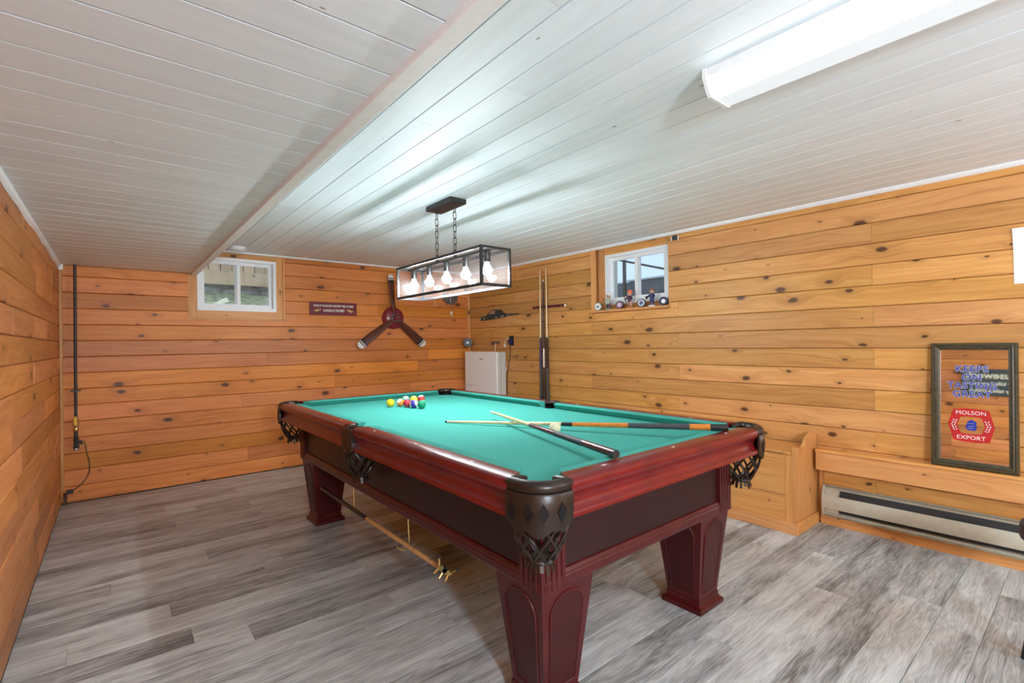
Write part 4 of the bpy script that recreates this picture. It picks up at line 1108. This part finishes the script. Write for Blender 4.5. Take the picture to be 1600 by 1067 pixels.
# ------------------------------------------------------------------ white appliance, gauge, outlet in the corner
ap = thing('white_appliance', 'white wall-mounted appliance cabinet in the far right corner', 'appliance', (3.54, 4.83, 0.46))
part('cabinet', MB().bbox((3.485, 4.512, 0.46), (3.612, 5.170, 1.132), 0.006), 'appliance_shaded', ap)
part('front_cover', MB().bbox((3.468, 4.508, 0.455), (3.488, 5.176, 1.136), 0.008), 'appliance', ap)
FAP = Frame((3.468, 0, 0), (0, -1, 0), (0, 0, 1))
for k in range(5):
    mb = MB(); fbox(mb, FAP, -4.855 + 0.016 * k, -4.843 + 0.016 * k, 1.037, 1.053, 0.0, 0.0006); part('faded_print', mb, 'grey_text', ap)
mb = MB(); fbox(mb, FAP, -5.12, -5.02, 0.716, 0.719, 0.0, 0.0008); part('print_line', mb, 'grey_text', ap)
part('seam', MB().box((3.53, 4.5105, 0.46), (3.534, 4.5125, 1.13)), 'grey_text', ap)
gq = Vector((-0.62, -0.78, 0)).normalized()
ga = thing('round_gauge', 'small round silver gauge in the corner above the white appliance', 'gauge', (3.50, 5.17, 1.19))
gc = Vector((3.508, 5.165, 1.251))
part('gauge_case', MB().lathe([(0.050, -0.05), (0.057, -0.012), (0.060, 0.0), (0.056, 0.004)], gc, gq, 28), 'iron', ga, True)
part('gauge_face', MB().lathe([(0.053, 0.003), (0.0, 0.0045)], gc, gq, 28), 'paper', ga, True)
gf = Frame(gc + gq * 0.005, Vector((0, 0, 1)).cross(gq), (0, 0, 1))
for k in range(12):
    a = 2 * math.pi * k / 12
    mb = MB(); fbox(mb, gf, 0.042 * math.cos(a) - 0.003, 0.042 * math.cos(a) + 0.003, 0.042 * math.sin(a) - 0.003, 0.042 * math.sin(a) + 0.003, 0, 0.0006); part('tick', mb, 'grey_text', ga)
mb = MB(); fbox(mb, gf, -0.002, 0.002, -0.01, 0.034, 0, 0.0012); part('needle', mb, 'black', ga)
ot = thing('wall_outlet', 'black outlet with plugged adapter on the right wall', 'outlet', wallp(4.41, 0.01, 1.20))
mb = MB(); fbox(mb, FR, -4.450, -4.375, 1.205, 1.322, 0.001, 0.008); part('plate', mb, 'black', ot)
mb = MB(); fbox(mb, FR, -4.437, -4.395, 1.225, 1.275, 0.008, 0.040); part('adapter', mb, 'navy', ot)
mb = MB(); mb.tube([FR.p(-4.41, 1.225, 0.025), FR.p(-4.42, 1.10, 0.02), FR.p(-4.46, 0.95, 0.02), FR.p(-4.48, 0.86, 0.02), FR.p(-4.49, 0.60, 0.02)], 0.004, 6); part('black_cord', mb, 'black', ot, True)
mb = MB(); mb.tube([FR.p(-4.44, 1.288, 0.02), FR.p(-4.475, 1.295, 0.03), FR.p(-4.50, 1.26, 0.03), FR.p(-4.508, 1.225, 0.03)], 0.0032, 6); part('white_cord', mb, 'print_white', ot, True)
mb = MB(); fpoly(mb, FR, [(-4.535, 1.212), (-4.512, 1.232), (-4.482, 1.205), (-4.505, 1.182)], 0.028, 0.032); part('cord_tag', mb, 'paper', ot)
mb = MB(); fpoly(mb, FR, [(-4.49, 0.92), (-4.478, 0.945), (-4.468, 0.94), (-4.488, 0.90)], 0.03, 0.034); part('cord_tie', mb, 'paper', ot)
kh = thing('key_hook_rail', 'small pewter hook rail above the white appliance', 'hook rail', wallp(4.72, 0.01, 1.22))
mb = MB(); fpoly(mb, FR, [(-4.80, 1.250), (-4.76, 1.262), (-4.71, 1.252), (-4.66, 1.258), (-4.62, 1.240), (-4.66, 1.230), (-4.72, 1.236), (-4.78, 1.236)], 0.001, 0.012); part('hook_plate', mb, 'pewter', kh)
mb = MB(); mb.tube([FR.p(-4.71, 1.236, 0.014), FR.p(-4.702, 1.20, 0.02), FR.p(-4.70, 1.140, 0.03)], 0.004, 6); part('hanging_cord', mb, 'print_white', kh, True)
for u in (-4.78, -4.64): mb = MB(); mb.tube([FR.p(u, 1.238, 0.010), FR.p(u, 1.222, 0.018), FR.p(u, 1.228, 0.026)], 0.003, 6); part('prong', mb, 'pewter', kh, True)
wi = thing('wire_hook', 'small bent dark wire hook below the outlet', 'hook', wallp(4.31, 0.01, 1.06))
mb = MB(); mb.tube([FR.p(-4.40, 1.072, 0.004), FR.p(-4.36, 1.080, 0.012), FR.p(-4.30, 1.098, 0.014), FR.p(-4.285, 1.086, 0.014), FR.p(-4.31, 1.064, 0.012), FR.p(-4.36, 1.066, 0.01)], 0.003, 6); part('wire', mb, 'iron', wi, True)
jb = thing('junction_box', 'tiny dark metal box high on the right wall beside the window', 'box', wallp(2.27, 0.01, 2.08))
mb = MB(); fbox(mb, FR, -2.290, -2.252, 2.080, 2.118, 0.001, 0.012); part('box_body', mb, 'iron', jb)
for u in (-2.306, -2.246): mb = MB(); fbox(mb, FR, u, u + 0.008, 2.076, 2.112, 0.001, 0.008); part('side_clip', mb, 'print_white', jb)

# ------------------------------------------------------------------ pucks and figurines on the right window sill
SZ = 1.5362
def puck(y, rim, face, inner, label):
    c = Vector(FR.p(-y, SZ + 0.0385, 0.012)); ax = (FR.n + Vector((0.12, -0.30, 0.0))).normalized()
    t = thing('hockey_puck', label, 'puck', (c.x, c.y, SZ), 'pucks standing on the window sill')
    part('puck_body', MB().lathe([(0.034, -0.0125), (0.038, -0.010), (0.038, 0.010), (0.034, 0.0125)], c, ax, 28), rim, t, True)
    part('puck_print', MB().lathe([(0.031, 0.0124), (0.030, 0.0134), (0.0, 0.0134)], c, ax, 28), face, t, True)
    part('puck_emblem', MB().lathe([(0.017, 0.0133), (0.016, 0.0142), (0.0, 0.0142)], c, ax, 20), inner, t, True)
MAT['puck_green'] = plain('puck_green', (0.25, 0.30, 0.27), 0.5, vary=0.3, scale=80)
MAT['puck_purple'] = plain('puck_purple', (0.30, 0.10, 0.20), 0.5, vary=0.3, scale=80)
MAT['skin'] = plain('figurine_skin', (0.55, 0.30, 0.20), 0.4)
MAT['fig_orange'] = plain('figurine_orange', (0.75, 0.14, 0.04), 0.35)
MAT['fig_brown'] = plain('figurine_brown', (0.20, 0.10, 0.05), 0.4)
MAT['fig_grey'] = plain('figurine_grey', (0.42, 0.42, 0.34), 0.4)
MAT['fig_purple'] = plain('figurine_purple', (0.07, 0.02, 0.06), 0.4)
puck(3.098, 'puck_green', 'print_white', 'puck_green', 'black puck with pale grey face at the left end of the sill')
puck(2.843, 'leather_black', 'puck_purple', 'print_pale', 'puck with purple face left of the orange figurine')
puck(2.604, 'leather_black', 'print_pale', 'navy', 'puck with white ring and navy centre in the middle of the sill')
puck(2.382, 'leather_black', 'navy', 'print_white', 'navy and white puck at the right end of the sill')
def figurine(y, label, head, torso, legs, base, stick, hat, s=1.0):
    o = Vector(FR.p(-y, SZ, 0.010))
    t = thing('figurine', label, 'figurine', o, 'player figurines on the window sill')
    E = FR.u; U = Vector((0, 0, 1)); Nn = FR.n
    q = lambda a, b, c=0.0: o + E * a * s + U * b * s + Nn * c * s
    part('base', MB().lathe([(0.032, 0), (0.032, 0.008), (0.028, 0.012)], o, U, 20), base, t, True)
    for sgn in (-1, 1):
        part('leg', MB().tube([q(0.016 * sgn, 0.012, 0.002), q(0.014 * sgn, 0.035), q(0.009 * sgn, 0.065)], [0.009 * s, 0.0085 * s, 0.011 * s], 10), legs, t, True)
    part('torso', MB().tube([q(0, 0.055), q(0, 0.075), q(0, 0.098), q(0, 0.112)], [0.016 * s, 0.019 * s, 0.022 * s, 0.011 * s], 12), torso, t, True)
    part('arm', MB().tube([q(-0.018, 0.102), q(-0.034, 0.088, 0.008), q(-0.032, 0.074, 0.022)], [0.0085 * s, 0.007 * s, 0.006 * s], 8), torso, t, True)
    part('arm', MB().tube([q(0.018, 0.102), q(0.032, 0.090, 0.008), q(0.020, 0.078, 0.022)], [0.0085 * s, 0.007 * s, 0.006 * s], 8), torso, t, True)
    hd_ = part('head', MB().sphere(q(0, 0.134), 0.0235 * s, 16, 10, (0.95, 0.95, 1.08)), 'skin', t, True)
    part('hair', MB().sphere(q(0, 0.141, -0.004), 0.0255 * s, 16, 10, (1.0, 1.0, 0.95)), head, hd_, True)
    for sgn in (-1, 1): part('eye', MB().sphere(q(0.008 * sgn, 0.134, 0.0225), 0.0026, 6, 5), 'black', hd_)
    if hat: part('cap_brim', MB().lathe([(0.024 * s, 0), (0.024 * s, 0.003)], q(0, 0.150, 0.014), U, 14), head, hd_, True)
    if stick == 'stick':
        part('hockey_stick', MB().tube([q(-0.050, 0.118, 0.02), q(-0.030, 0.070, 0.024), q(0.006, 0.020, 0.026), q(0.022, 0.015, 0.026)], 0.0032, 6), 'black', t)
    else:
        part('glove', MB().sphere(q(-0.040, 0.080, 0.02), 0.013 * s, 10, 8), 'black', t, True)
figurine(2.972, 'figurine with white cap raising a stick on the window sill', 'print_white', 'fig_grey', 'fig_purple', 'puck_green', 'stick', True, 1.0)
figurine(2.733, 'figurine with bright orange head on the window sill', 'fig_orange', 'fig_purple', 'skin', 'fig_orange', 'stick', False, 1.02)
figurine(2.498, 'figurine with brown hair in navy uniform on the window sill', 'fig_brown', 'navy', 'navy', 'print_white', 'glove', True, 1.02)

# ------------------------------------------------------------------ mirror on the ledge, paper above
MU0, MU1, MZ0, MZ1 = -0.630, -0.281, 0.5085, 1.197
_t = math.atan(0.05 / 0.69)
_v = Vector((0, 0, 1)) * math.cos(_t) - FR.n * math.sin(_t)
FM = Frame(FR.p(0, MZ0, 0.052) - _v * MZ0, FR.u, _v)
mr = thing('bar_mirror', 'framed advertising mirror with blue and red print on the ledge', 'mirror', FR.p(-0.456, MZ0, 0.03))
fw = 0.038
mp = [(0.0, 0.002), (0.0, 0.034), (0.006, 0.042), (0.012, 0.042), (0.016, 0.036), (0.022, 0.038), (0.026, 0.034), (0.030, 0.030), (0.038, 0.026), (0.038, 0.008)]
def fside(a, b, inn, along):
    mb = MB(); rings = []
    for (u, v), s in ((a, 1), (b, -1)):
        rings.append([FM.p(u + inn[0] * w + along[0] * w * s, v + inn[1] * w + along[1] * w * s, h) for w, h in mp])
    mb.loft(rings); return part('frame_side', mb, 'olive', mr)
fside((MU0, MZ0), (MU1, MZ0), (0, 1), (1, 0)); fside((MU0, MZ1), (MU1, MZ1), (0, -1), (1, 0))
fside((MU0, MZ0), (MU0, MZ1), (1, 0), (0, 1)); fside((MU1, MZ0), (MU1, MZ1), (-1, 0), (0, 1))
mb = MB(); fbox(mb, FM, MU0 + 0.03, MU1 - 0.03, MZ0 + 0.03, MZ1 - 0.03, 0.010, 0.016); gl = part('mirror_glass', mb, 'mirror', mr)
mw = 0.0166
uc = -0.462
for s, z, sz, sx in (('KEEPS', 1.053, 0.048, 0.98), ('ON', 1.006, 0.048, 1.02), ('TASTING', 0.961, 0.048, 0.93), ('GREAT', 0.914, 0.048, 0.98)):
    part('lettering', text_mb(s, sz, FM, uc, z, mw, sx=sx, bold=0.0026, space=1.12), 'print_pale', gl)
    part('lettering', text_mb(s, sz, FM, uc, z, mw + 0.0006, sx=sx, bold=0.0004, space=1.12), 'print_blue', gl)
HCU, HCZ = -0.466, 0.744
hexo = [(-0.094, 0.004), (-0.072, 0.086), (-0.02, 0.092), (0.04, 0.090), (0.074, 0.084), (0.094, -0.004), (0.074, -0.086), (0.02, -0.092), (-0.04, -0.090), (-0.072, -0.084)]
hexi = [(-0.056, 0.002), (-0.042, 0.044), (-0.012, 0.048), (0.024, 0.047), (0.043, 0.043), (0.056, -0.002), (0.043, -0.043), (0.012, -0.048), (-0.024, -0.047), (-0.042, -0.042)]
mb = MB(); vs = [FM.p(HCU + a, HCZ + b, mw + 0.0003) for a, b in hexo] + [FM.p(HCU + a, HCZ + b, mw + 0.0003) for a, b in hexi]
mb.add(vs, [(k, (k + 1) % 10, 10 + (k + 1) % 10, 10 + k) for k in range(10)]); part('red_badge', mb, 'print_red', gl)
part('lettering', text_mb('MOLSON', 0.030, FM, HCU, HCZ + 0.067, mw + 0.0009, sx=1.0), 'print_white', gl)
part('lettering', text_mb('EXPORT', 0.030, FM, HCU, HCZ - 0.068, mw + 0.0009, sx=1.05), 'print_white', gl)
for sgn in (-1, 1):
    for k in range(5):
        for q_ in (-1, 1):
            a = sgn * (0.072 - 0.004 * abs(k - 2)) + q_ * 0.0055; b = -0.026 + 0.0125 * k
            mb = MB(); mb.add([FM.p(HCU + a - 0.003 * q_, HCZ + b - 0.006, mw + 0.0009), FM.p(HCU + a + 0.003, HCZ + b, mw + 0.0009), FM.p(HCU + a + 0.003 * q_, HCZ + b + 0.007, mw + 0.0009), FM.p(HCU + a - 0.003, HCZ + b, mw + 0.0009)], [(0, 1, 2, 3)]); part('wheat_grain', mb, 'print_white', gl)
ship = [(-0.021, -0.012), (-0.014, -0.026), (0.016, -0.029), (0.024, -0.014), (0.022, 0.004), (0.023, 0.018), (0.015, 0.024), (0.006, 0.030), (-0.004, 0.030), (-0.008, 0.023), (-0.014, 0.020), (-0.017, 0.006), (-0.020, 0.002)]
mb = MB(); mb.add([FM.p(HCU + a, HCZ + b, mw + 0.0006) for a, b in ship], [tuple(range(len(ship)))]); part('ship_emblem', mb, 'print_blue', gl)
for b in (0.010, -0.006, -0.017):
    mb = MB(); fbox(mb, FM, HCU - 0.012, HCU + 0.012, HCZ + b, HCZ + b + 0.002, mw + 0.0006, mw + 0.0012); part('ship_line', mb, 'print_pale', gl)

pa = MB(); rows = 10
vs, fs = [], []
for i in range(rows + 1):
    v = 1.508 + 0.292 * i / rows
    for j in range(3):
        u = -0.294 + 0.20 * j / 2
        vs.append(FR.p(u + 0.004 * (i / rows) ** 3 * (-1 if j == 0 else 0), v, 0.003 + (0.014 * (i / rows) ** 6 if j == 0 else 0.0)))
for i in range(rows):
    for j in range(2):
        a = i * 3 + j; fs.append((a, a + 1, a + 4, a + 3))
n0 = len(vs); vs2 = [p - FR.n * 0.0012 for p in vs]
pa.add(vs + vs2, fs + [tuple(reversed([q + n0 for q in f])) for f in fs])
tag(part('paper_sheet', pa, 'paper'), 'white paper sheet pinned high on the right wall at the picture edge', 'paper')

# sign on the left wall, seen in the mirror
ls = thing('wall_sign', 'slate sign with pale lettering seen reflected in the mirror', 'sign', (XL + 0.01, 0.64, 1.14))
mb = MB(); fbox(mb, FLW, 0.345, 0.920, 1.140, 1.440, 0.003, 0.018); part('sign_board', mb, 'sign_slate', ls)
FS = Frame((XL + 0.0188, 0, 0), (0, 1, 0), (0, 0, 1))
MAT['sign_cream'] = plain('sign_cream', (0.72, 0.72, 0.52), 0.6)
part('lettering', text_mb('Housework', 0.105, FS, 0.632, 1.365, 0.0008, bold=0.002), 'sign_cream', ls)
part('lettering', text_mb('never killed anyone', 0.056, FS, 0.632, 1.275, 0.0008, bold=0.001), 'sign_cream', ls)
part('lettering', text_mb('so why take a chance', 0.054, FS, 0.632, 1.195, 0.0008, sx=0.95, bold=0.001), 'sign_cream', ls)

# ------------------------------------------------------------------ gas pipe in the left corner
gp = thing('gas_pipe', 'black gas pipe with brass valve and hose in the left corner', 'pipe', (-0.236, 5.216, 0.1))
px, py = -0.2365, YB - 0.06
part('riser', MB().tube([(px + 0.004, py, ZL - 0.001), (px, py, 0.690)], 0.0105, 12), 'pipe', gp, True)
part('bracket', MB().bbox((px - 0.030, py - 0.014, 0.898), (px + 0.030, py + 0.060, 0.910), 0.002), 'black', gp)
part('valve_handle', MB().bbox((px - 0.012, py - 0.030, 0.632), (px + 0.008, py - 0.022, 0.700), 0.003), 'yellow', gp)
part('valve', MB().lathe([(0.014, 0), (0.017, 0.006), (0.017, 0.022), (0.013, 0.03), (0.019, 0.04), (0.019, 0.06), (0.013, 0.07), (0.017, 0.08), (0.017, 0.098), (0.013, 0.104)], (px, py, 0.582), (0, 0, 1), 14), 'brass', gp, True)
part('nipple', MB().lathe([(0.013, 0), (0.013, 0.06)], (px, py, 0.522), (0, 0, 1), 12), 'black', gp, True)
tee = MB().lathe([(0.016, 0), (0.019, 0.004), (0.019, 0.014), (0.015, 0.018), (0.015, 0.055), (0.019, 0.060), (0.019, 0.072), (0.015, 0.076)], (px + 0.001, py, 0.446), (0, 0, 1), 14)
tee.lathe([(0.013, 0), (0.013, 0.022), (0.017, 0.024), (0.017, 0.034)], (px + 0.001, py, 0.487), (1, 0, 0), 12)
part('tee', tee, 'iron', gp, True)
part('drip_cap', MB().lathe([(0.012, 0), (0.018, 0.003), (0.018, 0.02), (0.015, 0.022)], (px + 0.001, py, 0.426), (0, 0, 1), 14), 'steel', gp, True)
part('hose_fitting', MB().lathe([(0.011, 0), (0.015, 0.004), (0.015, 0.018), (0.009, 0.022)], (px + 0.034, py, 0.487), (1, 0, 0), 6), 'brass', gp)
hp = [(px + 0.048, py, 0.487), (px + 0.055, py, 0.470), (px + 0.060, py, 0.42), (px + 0.072, py, 0.36), (px + 0.080, py, 0.30), (px + 0.078, py, 0.245), (px + 0.060, py, 0.195), (px + 0.030, py, 0.155), (px - 0.005, py + 0.005, 0.122), (px - 0.03, py + 0.01, 0.106)]
part('hose', MB().tube(hp, 0.0048, 8), plain('hose_bronze', (0.15, 0.075, 0.03), 0.45), gp, True)
part('wall_plug', MB().bbox((px - 0.062, py - 0.006, 0.088), (px - 0.020, py + 0.030, 0.118), 0.003), 'black', gp)
part('stub', MB().box((px - 0.080, py + 0.02, 0.0), (px - 0.058, py + 0.055, 0.09)), 'gap', gp)

# ------------------------------------------------------------------ bar stool at the right edge
bs = thing('bar_stool', 'black stool at the right edge of the picture', 'stool', (2.60, 0.035, 0))
part('seat', MB().lathe([(0.150, 0), (0.170, 0.010), (0.174, 0.035), (0.168, 0.062), (0.14, 0.074), (0.0, 0.078)], (2.60, 0.035, 0.485), (0, 0, 1), 36), plain('stool_vinyl', (0.010, 0.012, 0.022), 0.45), bs, True)
for a in (0.25, 0.75, 1.25, 1.75):
    ca, sa = math.cos(a * math.pi + 0.35), math.sin(a * math.pi + 0.35)
    part('leg', MB().tube([(2.60 + 0.10 * ca, 0.035 + 0.10 * sa, 0.49), (2.60 + 0.185 * ca, 0.035 + 0.185 * sa, 0.0)], 0.013, 10), 'black', bs, True)
part('foot_ring', MB().tube([(2.60 + 0.152 * math.cos(a), 0.035 + 0.152 * math.sin(a), 0.19) for a in [2 * math.pi * k / 28 for k in range(28)]], 0.008, 8, closed=True), 'black', bs, True)
